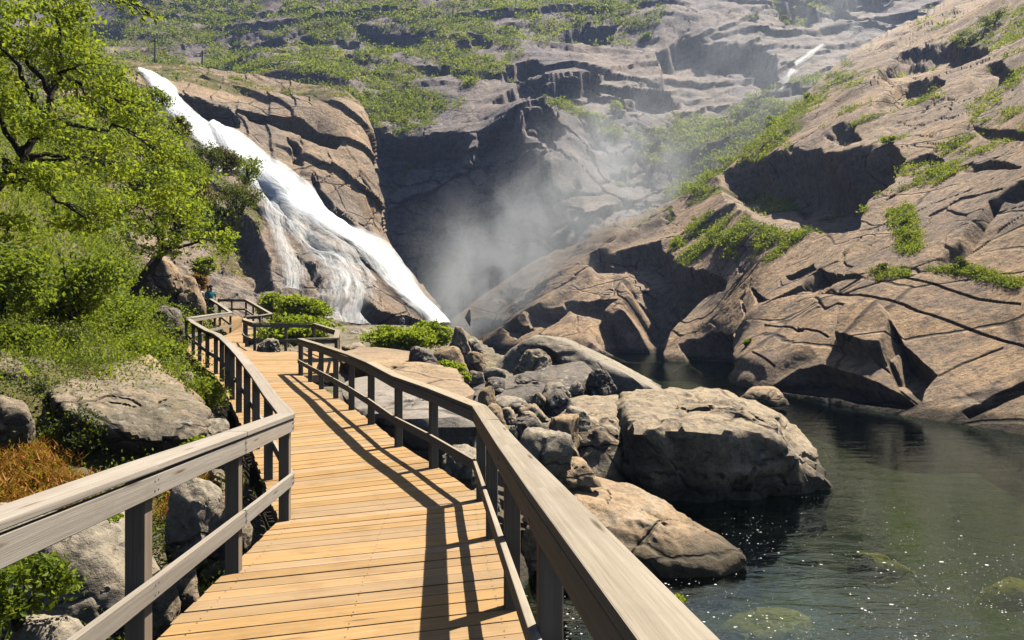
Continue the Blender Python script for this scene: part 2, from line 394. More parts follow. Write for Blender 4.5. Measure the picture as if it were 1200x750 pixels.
hill = raw_mesh('hillside', P.reshape(-1,3), grid_faces(nv, nu), M['hill'], True, {'veg': vegA.ravel()}, sharp=40)
tag(hill, 'terraced granite hillside with scrub rising above the gorge', kind='structure')
SA = Surf(P, nA, px, py); PA, NA_, PXA, PYA = P, nA, px, py

# ---- right-hand slabs running down to the pool
ridge = [(490,402,118),(560,352,122),(630,306,126),(700,272,129),(770,250,130),(830,214,131),(905,150,138),(960,100,156),(1020,55,178),(1100,12,204),(1200,-60,245),(1350,-170,275),(1560,-240,290)]
water = [(490,409,100),(560,407,106),(630,411,94),(700,416,83),(765,422,72),(830,430,62),(866,452,44.2),(930,463,38.6),(1000,477,33.3),(1080,490,29.6),(1165,503,26.6),(1270,525,22.7),(1430,562,18.2)]
rows = []
rows.append([(x+6, y+34, d+34) for x, y, d in ridge])          # the back of the ridge drops away
rows.append([(x+1, y+2, d+7) for x, y, d in ridge])
for w in (0, .2, .4, .6, .8, 1.):
    r = []
    for (x0,y0,d0), (x1,y1,d1) in zip(ridge, water):
        r.append((x0+(x1-x0)*w, y0+(y1-y0)*w, 1/((1/d0)*(1-w)+(1/d1)*w)))
    rows.append(r)
rows.append([(x, y+3400/d*.75, d-.2) for x, y, d in water])
P, n, px, py = patch(rows, 1.35)
dist = P[...,1]; far = np.clip(dist/60., .35, 2.2)             # forms grow with distance along with the slope itself
jx, jy = jitter(px, py, P, 4, 5., 43); jx = px+(jx-px)*far*1.5; jy = py+(jy-py)*far*1.5
D = np.zeros(px.shape)
# keep the macro noise off the ridge line so that the skyline holds
D += (1.3*fbm(P/36., 2, 51)+.16*fbm(P/9., 3, 52))*far**.6
slab = sstep(.0, .5, fbm(P/20.+5, 2, 77)+.25)
D += sheets(P, (-.52,.10,.85), 5.2, .75, 34., .5, 61, .22)*far**.9
D += sheets(P, (-.62,-.1,.75), 2.6, .15, 18., .5, 62, .25)*far**.8
D += sheets(P, (-.1,.2,1), 7.5, .45, 38., .6, 63, .22)*far*.8
q = P@np.array([[.30,.10,-.05],[.02,.16,.05],[-.25,.10,.34]]).T
f1, f2, cid = voro(q*.62+.35*fbm(P/7., 3, 9)[...,None], 15)
D += (-.22*sstep(.03, .0, f2-f1)+.10*(cid-.5))*far*sstep(.0, .35, fbm(P/16.+9, 2, 66))
recD = [
 ([(684,316),(700,305),(742,299),(772,297),(792,310),(782,332),(752,332),(722,326),(702,330)], 4.5, 4),
 ([(742,334),(800,318),(840,330),(812,352),(786,382),(770,418),(738,418),(714,412),(696,398),(704,380),(738,372)], 10, 6),
 ([(664,362),(722,358),(702,378),(676,376)], 2.2, 3),
 ([(540,386),(550,375),(596,373),(592,381),(562,391),(545,393)], 4, 1.5), ([(588,386),(622,388),(626,396),(602,401),(590,396)], 3, 1.5),
 ([(624,378),(668,364),(656,381),(640,391),(625,389)], 3, 1.5),
 ([(638,300),(655,283),(690,272),(680,290),(655,306)], 3, 1.5), ([(580,345),(606,332),(612,338),(590,350)], 2, 1.5),
 ([(700,292),(745,258),(790,252),(770,266),(730,284)], 3.5, 1.5),
 ([(850,206),(905,190),(985,188),(1046,178),(1057,184),(1042,206),(1012,228),(1000,256),(960,264),(902,264),(872,242),(848,226)], 11, 3),
 ([(798,402),(830,386),(858,391),(862,426),(846,444),(812,444)], 2.6, 1.5),
 ([(1052,402),(1078,424),(1098,440),(1084,458),(1079,474),(1058,462),(1048,448),(1040,428)], 1.5, 1.),
 ([(908,454),(938,436),(965,430),(1000,442),(1040,457),(1078,473),(1062,480),(1000,473),(950,464),(914,459)], 1.6, 1.),
 ([(1128,482),(1165,464),(1202,449),(1260,440),(1260,456),(1202,463),(1160,480),(1136,490)], 1.2, 1.),
 ([(938,336),(962,319),(1002,324),(1012,330),(985,333),(952,341)], 1.8, 1.), ([(915,315),(950,307),(956,318),(925,323)], 1.3, 1.),
 ([(860,388),(880,366),(912,350),(942,335),(946,340),(918,356),(886,374),(864,396)], 1.3, 1.),
 ([(1100,314),(1130,292),(1156,264),(1164,246),(1186,242),(1166,275),(1140,304),(1116,320)], 1.9, 1.2),
 ([(1165,246),(1202,228),(1240,222),(1240,238),(1200,250)], 1.8, 1.2),
 ([(1020,96),(1040,75),(1066,57),(1102,51),(1152,54),(1157,66),(1112,87),(1062,99),(1030,102)], 6, 1.8),
 ([(1033,132),(1060,110),(1102,99),(1108,110),(1082,123),(1050,138),(1028,143)], 4, 1.5),
 ([(1140,99),(1170,85),(1188,87),(1182,99),(1150,104)], 3, 1.5), ([(972,169),(1000,159),(1008,164),(990,171)], 2.5, 1.2),
 ([(1058,189),(1085,179),(1104,183),(1065,192)], 1.8, 1.), ([(900,205),(930,198),(920,212)], 2, 1.5),
 ([(1142,150),(1200,158),(1200,166),(1150,160)], 1.4, 1.2), ([(1010,60),(1060,22),(1100,8),(1070,32),(1030,62)], 4, 1.5),
 ([(870,332),(890,342),(900,350),(880,352)], 1.2, 1.), ([(1120,196),(1160,190),(1200,205),(1160,202)], 1.2, 1.2),
]
apply_recess(D, jx*.7+px*.3, jy*.7+py*.3, [(a, b*(.6 if np.mean([q[1] for q in a]) < 140 else .85) if np.mean([q[1] for q in a]) < 300 else b, c*(2.4 if np.mean([q[1] for q in a]) < 300 else 1.2)) for a, b, c in recD])
crD = [([(965,346),(1010,352),(1060,366),(1120,384),(1200,406)], .7, 2.), ([(898,384),(940,394),(975,404)], .5, 1.8), ([(888,422),(910,436)], .4, 1.5),
 ([(912,194),(940,176),(962,160)], 1.2, 1.8), ([(986,345),(1012,330)], .5, 1.6), ([(1030,322),(1062,332),(1100,342),(1150,356),(1200,362)], .5, 1.8),
 ([(960,350),(990,300),(1010,280)], .5, 1.6), ([(1005,310),(1030,270)], .4, 1.5), ([(870,320),(858,345),(864,370)], 1.0, 2.2),
 ([(978,413),(1000,415),(1030,430),(1062,452),(1072,464)], .6, 1.8), ([(985,395),(1005,380),(1030,372)], .3, 1.8),
 ([(1100,440),(1130,425),(1175,408)], .25, 1.4), ([(1090,255),(1130,240),(1180,232)], .6, 1.8), ([(1040,232),(1080,205),(1140,190)], .7, 1.8),
 ([(820,340),(790,372),(775,400)], .8, 2.), ([(690,330),(640,350),(600,365)], .8, 2.), ([(640,330),(620,352),(610,372)], .6, 1.8)]
apply_cracks(D, jx*.5+px*.5, jy*.5+py*.5, [(a, b*.55, max(1.4, c*.8)) for a, b, c in crD])
# proud blocks
D += 1.1*sstep(5, -3, sdf(jx, jy, [(988,412),(1000,385),(1040,378),(1056,404),(1048,430),(1018,425)]))
D += .9*sstep(8, -6, sdf(jx, jy, [(850,420),(880,372),(940,345),(1000,360),(960,420),(900,440)]))*.4
D += .075*fbm(P/1.5, 5, 54, .6)*np.minimum(far, 1.1)
edge = sstep(0, 18, py-np.interp(px, [r[0] for r in ridge], [r[1] for r in ridge]))
D *= .35+.65*edge
P = P+n*D[...,None]
nD = normals(P, n); flat = nD[...,2]
vegD = vegmask(jx, jy, [([(788,306),(800,285),(832,264),(872,260),(932,264),(964,266),(904,297),(872,302),(832,296),(806,312)], 1, 3),
    ([(800,236),(812,206),(850,182),(905,132),(960,100),(1002,62),(996,90),(962,124),(902,182),(862,214),(822,240)], 1, 4),
    ([(1000,144),(1062,116),(1074,128),(1012,144)], 1, 3), ([(1042,246),(1072,238),(1084,302),(1056,304)], .9, 4),
    ([(1084,322),(1130,318),(1202,336),(1202,346),(1128,332)], .9, 4), ([(1096,46),(1180,6),(1230,0),(1230,52),(1130,64)], .9, 6),
    ([(876,200),(912,188),(900,216),(872,226)], .9, 3), ([(1000,200),(1060,186),(1120,176),(1200,150),(1200,160),(1120,196),(1040,206)], .6, 4),
    ([(1130,120),(1200,90),(1200,130),(1140,150)], .5, 5), ([(1020,325),(1060,318),(1070,330),(1030,334)], .8, 3), ([(740,262),(790,246),(800,256),(750,272)], .4, 4), ([(876,412),(884,400),(890,412),(880,422)], 1, 2),
    ([(980,30),(1040,10),(1060,20),(1000,52)], .6, 5)])
vegD = np.maximum(vegD, .75*sstep(.22, .36, fbm(P/np.array([7.,7.,3.]), 4, 35))*sstep(330, 200, py)*sstep(.0, .3, fbm(P/25., 2, 36)+.12))
vegD = vegD*sstep(-.5, .0, fbm(P/6., 3, 34))*sstep(.15, .45, flat)
slope = raw_mesh('rock_slope', P.reshape(-1,3), grid_faces(*px.shape), M['slope'], True, {'veg': vegD.ravel()}, sharp=38)
tag(slope, 'tilted pink granite slabs falling to the far side of the pool', kind='structure')
SD = Surf(P, nD, px, py); PD, ND_, PXD, PYD = P, nD, px, py

# ---- cliff under the waterfall
ctrlB = [
 [(40,30,128),(150,68,128),(250,80,130),(330,92,132),(398,108,132),(418,118,160)],
 [(50,100,104),(172,108,110),(262,118,116),(345,130,121),(417,142,124),(430,148,160)],
 [(60,180,88),(198,180,96),(298,190,104),(378,190,111),(429,202,117),(440,206,158)],
 [(70,250,75),(224,250,84),(328,250,93),(398,250,102),(441,274,112),(452,278,156)],
 [(80,320,64),(250,320,73),(350,320,82),(424,320,93),(480,334,107),(492,338,152)],
 [(90,398,58),(280,390,66),(375,390,73),(455,390,86),(521,387,104),(532,390,148)],
 [(90,440,57),(280,430,64),(375,430,71),(455,430,84),(521,425,100),(532,425,146)],
]
P, n, px, py = patch(ctrlB, 1.35)
jx, jy = jitter(px, py, P, 5, 6., 83)
D = 1.3*fbm(P/26., 2, 81)+.3*fbm(P/8., 3, 82)
D += sheets(P, (.55,.1,.8), 5.5, 1.0, 28., .6, 91)+sheets(P, (.8,-.1,.5), 2.6, .35, 16., .6, 92)
f1, f2, cid = voro(P*np.array([.22,.14,.16])+.4*fbm(P/8., 3, 19)[...,None], 25)
D += (-.3*sstep(.04, 0, f2-f1)+.2*(cid-.5))*sstep(-.05, .3, fbm(P/14.+2, 2, 68))
lower = sstep(250, 330, py)*sstep(470, 400, px)
D += .55*ridged(P/4.5, 4, 95)*lower
recB = [([(276,128),(300,134),(345,144),(398,172),(392,178),(340,156),(290,146)], 3.5, 1.5), ([(205,112),(268,124),(278,150),(262,155),(236,142)], 4.5, 2),
 ([(205,222),(240,232),(290,250),(312,300),(318,345),(280,352),(262,330),(250,290),(214,262)], 4, 3),
 ([(338,163),(350,172),(356,198),(346,192)], 2, 1.2), ([(365,205),(376,222),(400,250),(396,256),(370,232)], 1.6, 1.2), ([(395,240),(412,258),(422,275),(408,268)], 1.6, 1.2),
 ([(418,362),(450,372),(496,384),(490,392),(430,388),(412,376)], 3, 1.5), ([(300,212),(330,236),(352,268),(345,272),(318,246)], 1.4, 1.2),
 ([(352,262),(372,290),(392,310),(384,314),(356,288)], 1.4, 1.2), ([(348,300),(366,322),(372,350),(358,340)], 2, 1.5)]
apply_recess(D, jx, jy, recB)
D += .09*fbm(P/1.6, 4, 84, .55)
P = P+n*D[...,None]; nB = normals(P, n)
vegB = vegmask(jx, jy, [([(40,20),(180,70),(420,110),(418,128),(280,110),(160,90),(40,120)], .7, 6), ([(180,120),(250,190),(310,240),(300,300),(220,280),(60,300),(40,120)], .9, 8)])
vegB *= sstep(.1, .4, nB[...,2])
cliff = raw_mesh('waterfall_cliff', P.reshape(-1,3), grid_faces(*px.shape), M['cliff'], True, {'veg': vegB.ravel()}, sharp=38)
tag(cliff, 'orange and grey granite cliff the waterfall slides down', kind='structure')
SB = Surf(P, nB, px, py, 1); PB, PXB, PYB = P, px, py

# ------------------------------------------------------------------ boardwalk lines (x, y, z of the deck at each post)
def B(px, py, d): return tuple(W(px, py, d))
Rn = [(.345,1.4,2.33),(.16,3.08,2.24),(0.0,4.66,2.155),(-.18,6.45,2.065),(-.345,8.05,2.0)]
Rf = [Rn[-1], B(508,548,9.5), B(467,523,10.8), B(435,497,12.2), B(412,480,13.7), B(393.5,467,15.4), B(376.5,456,17.), B(363.5,447.5,18.7), B(352.5,440,20.5)]
Ln = [(-1.72,.9,2.355),(-1.80,2.1,2.29),(-1.93,3.75,2.21),(-2.08,5.42,2.12),(-2.24,7.15,2.03)]
Lf = [Ln[-1], B(314.5,562,8.9), B(300,526,10.4), B(289.5,503,11.8), B(280,483,13.2), B(272,468,14.6), B(266,457,16.), B(260,447,17.4), B(253,438,18.9), B(243,431,20.4), B(234,423,21.9), B(226.5,416,23.4), B(218.5,408,24.9)]
Pl = [Rf[-1], (-5.2,21.5,2.43), (-5.75,24.,2.61), (-7.37,27.,2.84), (-8.36,26.8,2.84), (-9.4,26.5,2.86), (-10.4,28.4,2.95), (-11.15,30.2,3.03)]
Ul = [Lf[-1], (-12.0,28.,3.12), (-12.7,31.,3.22), (-13.2,34.,3.32), (-14.5,36.,3.72), (-15.8,38.,4.07), (-16.9,39.6,4.12)]
Ur = [(-12.95,35.2,3.15), (-12.7,36.6,3.2), (-12.6,38.,3.3), (-13.9,40.3,3.62), (-15.2,42.6,3.95), (-16.5,45.,4.25), (-17.6,45.6,4.28), (-18.6,46.,4.3)]

def poly_at(pts, t):
    """t in 0..1 by length"""
    pts = np.array(pts); L = np.concatenate([[0], np.cumsum(np.linalg.norm(np.diff(pts[:,:2], axis=0), axis=1))]); s = t*L[-1]
    return np.array([np.interp(s, L, pts[:,k]) for k in range(3)]).T

class Boards:
    """oriented boxes collected into one mesh, each board with grain along its length"""
    def __init__(s): s.V = []; s.Fc = []; s.U = []; s.R = []; s.k = 0
    def hexa(s, c8, r=None):
        """c8: bottom a,b,c,d then top a,b,c,d ; a->b is the length direction"""
        c8 = np.array(c8, float); r = random.random() if r is None else r
        l = np.linalg.norm(c8[1]-c8[0]); w = np.linalg.norm(c8[3]-c8[0]); h = np.linalg.norm(c8[4]-c8[0])
        fs = [((4,5,6,7),(l,w)), ((3,2,1,0),(l,w)), ((0,1,5,4),(l,h)), ((2,3,7,6),(l,h)), ((1,2,6,5),(w,h)), ((3,0,4,7),(w,h))]
        for q, (a, b) in fs:
            s.V += [c8[i] for i in q]; s.Fc.append([s.k, s.k+1, s.k+2, s.k+3]); s.k += 4
            s.U += [(0,0),(a,0),(a,b),(0,b)]; s.R += [r]*4
    def sweep(s, pts, o0, o1, z0, z1):
        """rectangle o0..o1 (to the right of travel) by z0..z1 carried along a polyline with mitres"""
        pts = np.array(pts, float); n = len(pts); off = []
        for i in range(n):
            a = pts[i]-pts[i-1] if i else pts[1]-pts[0]; b = pts[i+1]-pts[i] if i < n-1 else a
            if not i: a = b
            a = a[:2]/np.linalg.norm(a[:2]); b = b[:2]/np.linalg.norm(b[:2])
            na = np.array([a[1],-a[0]]); nb = np.array([b[1],-b[0]]); m = (na+nb); m /= max(.5, np.dot(m, na)); off.append(m)
        rr_ = 0
        for i in range(n-1):
            c = []
            if i % 3 == 0: rr_ = random.random()
            for zz in (z0, z1):
                for k, o in ((i,o0),(i+1,o0),(i+1,o1),(i,o1)):
                    c.append((pts[k][0]+off[k][0]*o, pts[k][1]+off[k][1]*o, pts[k][2]+zz))
            if i and i % 3 == 0: c = [tuple(np.array(q)+(np.array(pts[i+1])-np.array(pts[i]))/np.linalg.norm(pts[i+1]-pts[i])*.006) if j in (0,3,4,7) else q for j, q in enumerate(c)]
            s.hexa(c, rr_)
    def wobble(s, a):
        r_ = np.random.default_rng(len(s.V)); V = np.round(np.array(s.V), 5); u, inv = np.unique(V, axis=0, return_inverse=True)
        s.V = list(V+(r_.normal(size=u.shape)*a)[inv.ravel()])
    def build(s, name, mat, parent=None, bevel=.004):
        V = np.array(s.V); 
        if parent is not None: V = V-np.array(parent.location)
        # welded per board so that the bevel works
        me_o = raw_mesh(name, V, np.array(s.Fc), mat, False, {'rnd': np.array(s.R)}, np.array(s.U), parent)
        if bevel:
            bm = bmesh.new(); bm.from_mesh(me_o.data); 
            for i in range(0, len(bm.verts), 24):
                bm.verts.ensure_lookup_table()
                break
            bmesh.ops.remove_doubles(bm, verts=bm.verts, dist=1e-6); bm.normal_update()
            bmesh.ops.recalc_face_normals(bm, faces=bm.faces); bm.to_mesh(me_o.data); bm.free()
            b = me_o.modifiers.new('bevel', 'BEVEL'); b.width = bevel; b.segments = 2; b.limit_method = 'ANGLE'; b.harden_normals = False
        return me_o

walk = empty('boardwalk', (-2,8,2), 'golden plank boardwalk winding along the bank towards the waterfall', 'boardwalk')
def planks(bd, Lp, Rp, pitch=.205, gap=.016, th=.034):
    Lp = np.array(Lp); Rp = np.array(Rp)
    ln = .5*(np.linalg.norm(np.diff(Lp[:,:2], axis=0), axis=1).sum()+np.linalg.norm(np.diff(Rp[:,:2], axis=0), axis=1).sum())
    nn = int(ln/pitch); t0 = np.arange(nn)/nn; t1 = t0+1/nn-gap/ln
    a, b, c, d = poly_at(Lp, t0), poly_at(Rp, t0), poly_at(Rp, t1), poly_at(Lp, t1)
    for i in range(nn):
        ax = (b[i]-a[i]); ax /= np.linalg.norm(ax); e0, e1 = random.uniform(.05,.075), random.uniform(.05,.075); dz = np.array([0,0,random.uniform(-.0025,.0025)])
        q = [a[i]-ax*e0+dz, b[i]+ax*e1+dz, c[i]+ax*e1+dz, d[i]-ax*e0+dz]
        bd.hexa([p-np.array([0,0,th]) for p in q]+q)
bd = Boards()
planks(bd, [(-1.66,-.2,2.40)]+Ln, [(.47,.2,2.39)]+Rn)
bd.build('near_deck', M['deck'], walk, .003)
bd = Boards(); planks(bd, Lf[:9], Rf); bd.build('middle_deck', M['deck'], walk, .003)
bd = Boards(); planks(bd, Lf[8:], [Rf[-1], (-5.2,21.5,2.43), (-5.75,24.,2.61), (-7.37,27.,2.84), (-9.4,26.6,2.86)][:5], .28); bd.build('platform_deck', M['deck'], walk, .003)
bd = Boards(); planks(bd, [Lf[-1]]+Ul[1:4]+[(-14.5,36.,3.72),(-15.8,38.,4.07)], [(-9.4,26.6,2.86),(-10.4,28.4,2.95),(-11.15,30.2,3.03),(-12.3,33.,3.55),(-13.6,36.3,4.05),(-14.6,38.6,4.2)], .28); bd.build('ramp_deck', M['deck'], walk, .003)
bd = Boards(); planks(bd, [(-15.8,38.,4.06),(-16.9,39.6,4.12),(-18.6,46.,4.3)], [(-12.9,35.2,3.1),(-12.6,38,3.3),(-16.5,45.,4.25)], .28); bd.build('upper_deck', M['deck'], walk, .003)
sv = []
for Lq, Rq, pit in (([(-1.66,-.2,2.40)]+Ln, [(.47,.2,2.39)]+Rn, .205), (Lf[:5], Rf[:5], .205)):
    Lq, Rq = np.array(Lq), np.array(Rq); ln = .5*(np.linalg.norm(np.diff(Lq[:,:2], axis=0), axis=1).sum()+np.linalg.norm(np.diff(Rq[:,:2], axis=0), axis=1).sum()); nn = int(ln/pit)
    for q in (.16, .78):
        t = (np.arange(nn)+q)/nn; a, b = poly_at(Lq, t), poly_at(Rq, t)
        for f_ in (.045, .5, .955): sv.append(a+(b-a)*f_+np.random.default_rng(5).normal(size=a.shape)*[.006,.006,0]+[0,0,.0032])
sv = np.concatenate(sv); th = np.arange(6)/6*2*math.pi; cv = sv[:,None]+np.stack([np.cos(th)*.0055, np.sin(th)*.0055, th*0], 1)[None]; b_ = np.arange(len(sv))[:,None]*6
sc_o = raw_mesh('deck_screws', cv.reshape(-1,3)-np.array(walk.location), np.concatenate([b_+[[0,1,2,3]], b_+[[0,3,4,5]]]), flat_mat('screw_steel', (.06,.05,.045), .5), False, parent=walk); sc_o['kind'] = 'stuff'
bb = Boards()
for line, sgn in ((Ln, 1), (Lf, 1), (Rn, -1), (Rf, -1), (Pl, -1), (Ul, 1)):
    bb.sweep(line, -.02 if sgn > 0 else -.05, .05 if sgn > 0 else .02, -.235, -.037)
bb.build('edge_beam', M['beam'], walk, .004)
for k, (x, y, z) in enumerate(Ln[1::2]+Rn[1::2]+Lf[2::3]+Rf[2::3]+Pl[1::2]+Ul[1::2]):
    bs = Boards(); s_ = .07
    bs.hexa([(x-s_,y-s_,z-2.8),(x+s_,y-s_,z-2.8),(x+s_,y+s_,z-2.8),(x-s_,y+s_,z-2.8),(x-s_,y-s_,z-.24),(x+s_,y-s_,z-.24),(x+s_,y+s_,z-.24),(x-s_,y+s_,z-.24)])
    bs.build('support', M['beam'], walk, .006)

def railing(name, label, runs, side, hgt=1.05, mats=('rail','rail','rail'), pw=.05, group=None):
    """posts, a flat cap with a side board beneath it and a lower rail; side = +1 if the deck lies to the right of travel"""
    x, y, z = runs[0][0]
    root = empty(name, (x, y, z), label, 'railing', group)
    first = True
    for pts in runs:
        for i, (x, y, z) in enumerate(pts):
            if i == 0 and not first: continue
            a = np.array(pts[min(i+1, len(pts)-1)])-np.array(pts[max(i-1, 0)]); a = a[:2]/np.linalg.norm(a[:2]); r = np.array([a[1],-a[0]])
            b = Boards(); c = []
            for zz in (-.25, hgt-.047):
                for u, v in ((-pw,-pw),(pw,-pw),(pw,pw),(-pw,pw)):
                    c.append((x+a[0]*u+r[0]*v, y+a[1]*u+r[1]*v, z+zz))
            # length along z for the grain
            c = [c[0], c[4], c[7], c[3], c[1], c[5], c[6], c[2]]
            b.hexa(c); b.build('post', M['post'], root, .006)
        first = False
        sw = lambda o0, o1: (min(side*o0, side*o1), max(side*o0, side*o1))
        ext = np.array(pts, float)
        b = Boards(); b.sweep(ext, *sw(-.065, .10), hgt-.042, hgt); b.wobble(.0018); b.build('top_rail', M[mats[0]], root, .006)
        b = Boards(); b.sweep(ext, *sw(.053, .088), hgt-.175, hgt-.055); b.wobble(.0018); b.build('side_board', M[mats[1]], root, .005)
        bolts = []
        for i, (x, y, z) in enumerate(pts):
            if y > 14: continue
            a = np.array(pts[min(i+1, len(pts)-1)])-np.array(pts[max(i-1, 0)]); a = np.array([*(a[:2]/np.linalg.norm(a[:2])), 0]); r = np.array([a[1],-a[0],0])*side
            for zz, o in ((hgt-.09,.088),(hgt-.14,.088),(.375,.09),(.425,.09)):
                for e in (-.022, .022):
                    c0 = np.array([x,y,z+zz])+r*(o-.004)+a*(e+(.0 if 0 < i < len(pts)-1 else (.05 if i == 0 else -.05)))
                    th = np.arange(8)/8*2*math.pi; ring = lambda q, k: c0+r*q+(a[None]*np.cos(th)[:,None]+np.array([0,0,1])[None]*np.sin(th)[:,None])*k
                    bolts.append(np.concatenate([ring(0,.007), ring(.007,.007), ring(.009,.004)]))
        if bolts:
            i0 = np.arange(8); j0 = np.roll(i0, -1); q = np.concatenate([np.stack([i0,j0,j0+8,i0+8],1), np.stack([i0+8,j0+8,j0+16,i0+16],1), [[16,17,18,19],[16,19,20,23],[20,21,22,23]]])
            for bv in bolts: adopt(raw_mesh('bolt', bv, q, M['steel'], False), root)
        b = Boards(); b.sweep(ext, *sw(.053, .090), .345, .455); b.wobble(.0018); b.build('lower_rail', M[mats[2]], root, .005)
    return root
Lx = list(Ln); 
railing('railing', 'weathered timber railing along the left edge of the boardwalk, cut by the left frame', [Lx, Lf], +1)
railing('railing', 'long timber railing between the boardwalk and the boulders of the pool', [Rn, Rf], -1, mats=('rail_brown','rail_brown','rail_brown'))
railing('railing', 'timber railing round the lookout bay with a pale rock inside', [Pl[:3], Pl[2:6], Pl[5:]], -1, mats=('rail_brown','rail_brown','rail_brown'))
railing('railing', 'timber railing climbing the ramp in front of the walkers', [Ul], +1)
railing('railing', 'small far railing around the upper landing below the cascade', [Ur], -1, mats=('rail_brown','rail_brown','rail_brown'))

# ------------------------------------------------------------------ ground: left bank, shore and pool bed in one sheet
ys = [ -6, .5, 7.15, 12, 16, 18.9, 24.9, 31, 35, 38, 40.5, 47, 60, 130]
xls = [-1.6,-1.75,-2.24,-4.4,-6.3,-7.7,-11.2,-12.9,-14.5,-16.6,-18.4,-19.4,-20,-24]
zds = [2.4,2.37,2.03,2.2,2.45,2.6,3.03,3.1,3.3,3.8,3.9,4.0,4.1,4.]
yr = [-6,.5,8.05,10.8,15.4,20.5,24,27,30,36,46,60,130]; xrs = [.6,.45,-.34,-1.69,-3.75,-5.9,-5.3,-6.5,-8.5,-11,-12,-13,-16]
def ground_z(x, y):
    xl = np.interp(y, ys, xls); zd = np.interp(y, ys, zds); xr = np.interp(y, yr, xrs)
    s = np.maximum(0, xl-x); s2 = np.maximum(0, x-xr)
    rise = np.interp(y, [5.5,10], [.10,.42])*s+1.15*np.maximum(0, s-np.interp(y, [5,10], [5.5,4.0]))
    rise = np.where(rise > 24, 24+.3*(rise-24), rise)
    fall = sstep(60, 47, y); zl = zd-.62+rise*fall
    k = np.interp(y, [0,10,14,30,60,130], [.75,.75,.35,.16,.08,.06])
    zr = zd-.75-k*s2
    shore = np.interp(y, [0,9,14,20,30,60,120], [-1.2,-1.2,.6,1.9,1.5,-3,-9])
    zr = np.where(x > shore, np.minimum(zr, 1.0-1.6*(x-shore)), zr)
    z = np.where(x < xl, zl, zr)
    return np.maximum(z, -2.8)
nr, nc = 330, 380
yy = -5+125*np.linspace(0, 1, nr)**1.9; uu = np.linspace(-1, 1, nc); uu = np.sign(uu)*np.abs(uu)**1.25
X = -.22*np.maximum(yy, 0)[:,None]-1+uu[None,:]*(16+.62*np.maximum(yy,0))[:,None]; Y = np.repeat(yy[:,None], nc, 1)
Z = ground_z(X, Y); P = np.stack([X, Y, Z], -1)
lm = sstep(.2, 1.5, np.interp(Y, ys, xls)-X)
Z = Z+(.35*fbm(P/2.2, 4, 101)+.16*ridged(P/.9, 3, 102))*(.35+.65*lm)+.8*fbm(P/7., 3, 103)*lm
P = np.stack([X, Y, Z], -1)
GX, GY, GZ, GL = X, Y, Z, lm
vegG = np.clip(lm*sstep(-.6, .0, fbm(P/2.5, 3, 104))+.3*(Y > 26), 0, 1)*(Z > .3)
gnd = raw_mesh('ground', P.reshape(-1,3), grid_faces(nr, nc), M['ground'], True, {'veg': vegG.ravel()})
tag(gnd, kind='structure')
bedx, bedy = np.meshgrid(np.linspace(-30, 90, 160), np.linspace(-8, 135, 180))
bz = -1.9+.5*fbm(np.stack([bedx, bedy, bedx*0], -1)/4., 4, 110)
raw_mesh('pool_bed', np.stack([bedx, bedy, bz], -1).reshape(-1,3), grid_faces(180, 160), M['bed'], True, {'veg': np.zeros(bedx.size)})['kind'] = 'structure'
# land that carries the valley out to the sides and behind the camera
lx = np.array([[-700,-700,-3],[700,-700,-3],[700,700,-3],[-700,700,-3]], float)
raw_mesh('valley_floor', lx, np.array([[0,1,2,3]]), M['ground'], True, {'veg': np.zeros(4)})['kind'] = 'structure'

# ------------------------------------------------------------------ pool
m, nt = new_mat('pool_water'); g = N(nt)
Pp = g.n('ShaderNodeNewGeometry').outputs['Position']
w1 = g.noise(g.mapv(Pp, (1.0, 2.1, 1)), .9, 4, .6, .4); w2 = g.noise(g.mapv(Pp, (1.0, 1.7, 1), (0,0,.4)), 4.2, 3, .6); w3 = g.noise(Pp, 14, 2, .5)
hh = g.math('ADD', g.math('MULTIPLY', w1, 1.0), g.math('ADD', g.math('MULTIPLY', w2, .16), g.math('MULTIPLY', w3, .03)))
bp = g.n('ShaderNodeBump', {'Strength': .4, 'Distance': .05, 'Height': hh})
fr = g.n('ShaderNodeFresnel', {'IOR': 1.33, 'Normal': bp.outputs[0]})
gl = g.n('ShaderNodeBsdfGlossy', {'Color': (.43,.54,.56,1), 'Roughness': .03, 'Normal': bp.outputs[0]})
tr = g.n('ShaderNodeBsdfTransparent', {'Color': (.62,.70,.50,1)})
mx = g.n('ShaderNodeMixShader', {0: g.math('MINIMUM', g.math('ADD', g.math('MULTIPLY', fr.outputs[0], .58), .01), 1.), 1: tr.outputs[0], 2: gl.outputs[0]})
g.out(mx.outputs[0]); M['water'] = m
wx, wy = np.meshgrid(np.linspace(-30, 90, 60), np.linspace(-8, 135, 70))
wt = raw_mesh('water', np.stack([wx, wy, wx*0], -1).reshape(-1,3), grid_faces(70, 60), m, True); tag(wt, kind='structure')

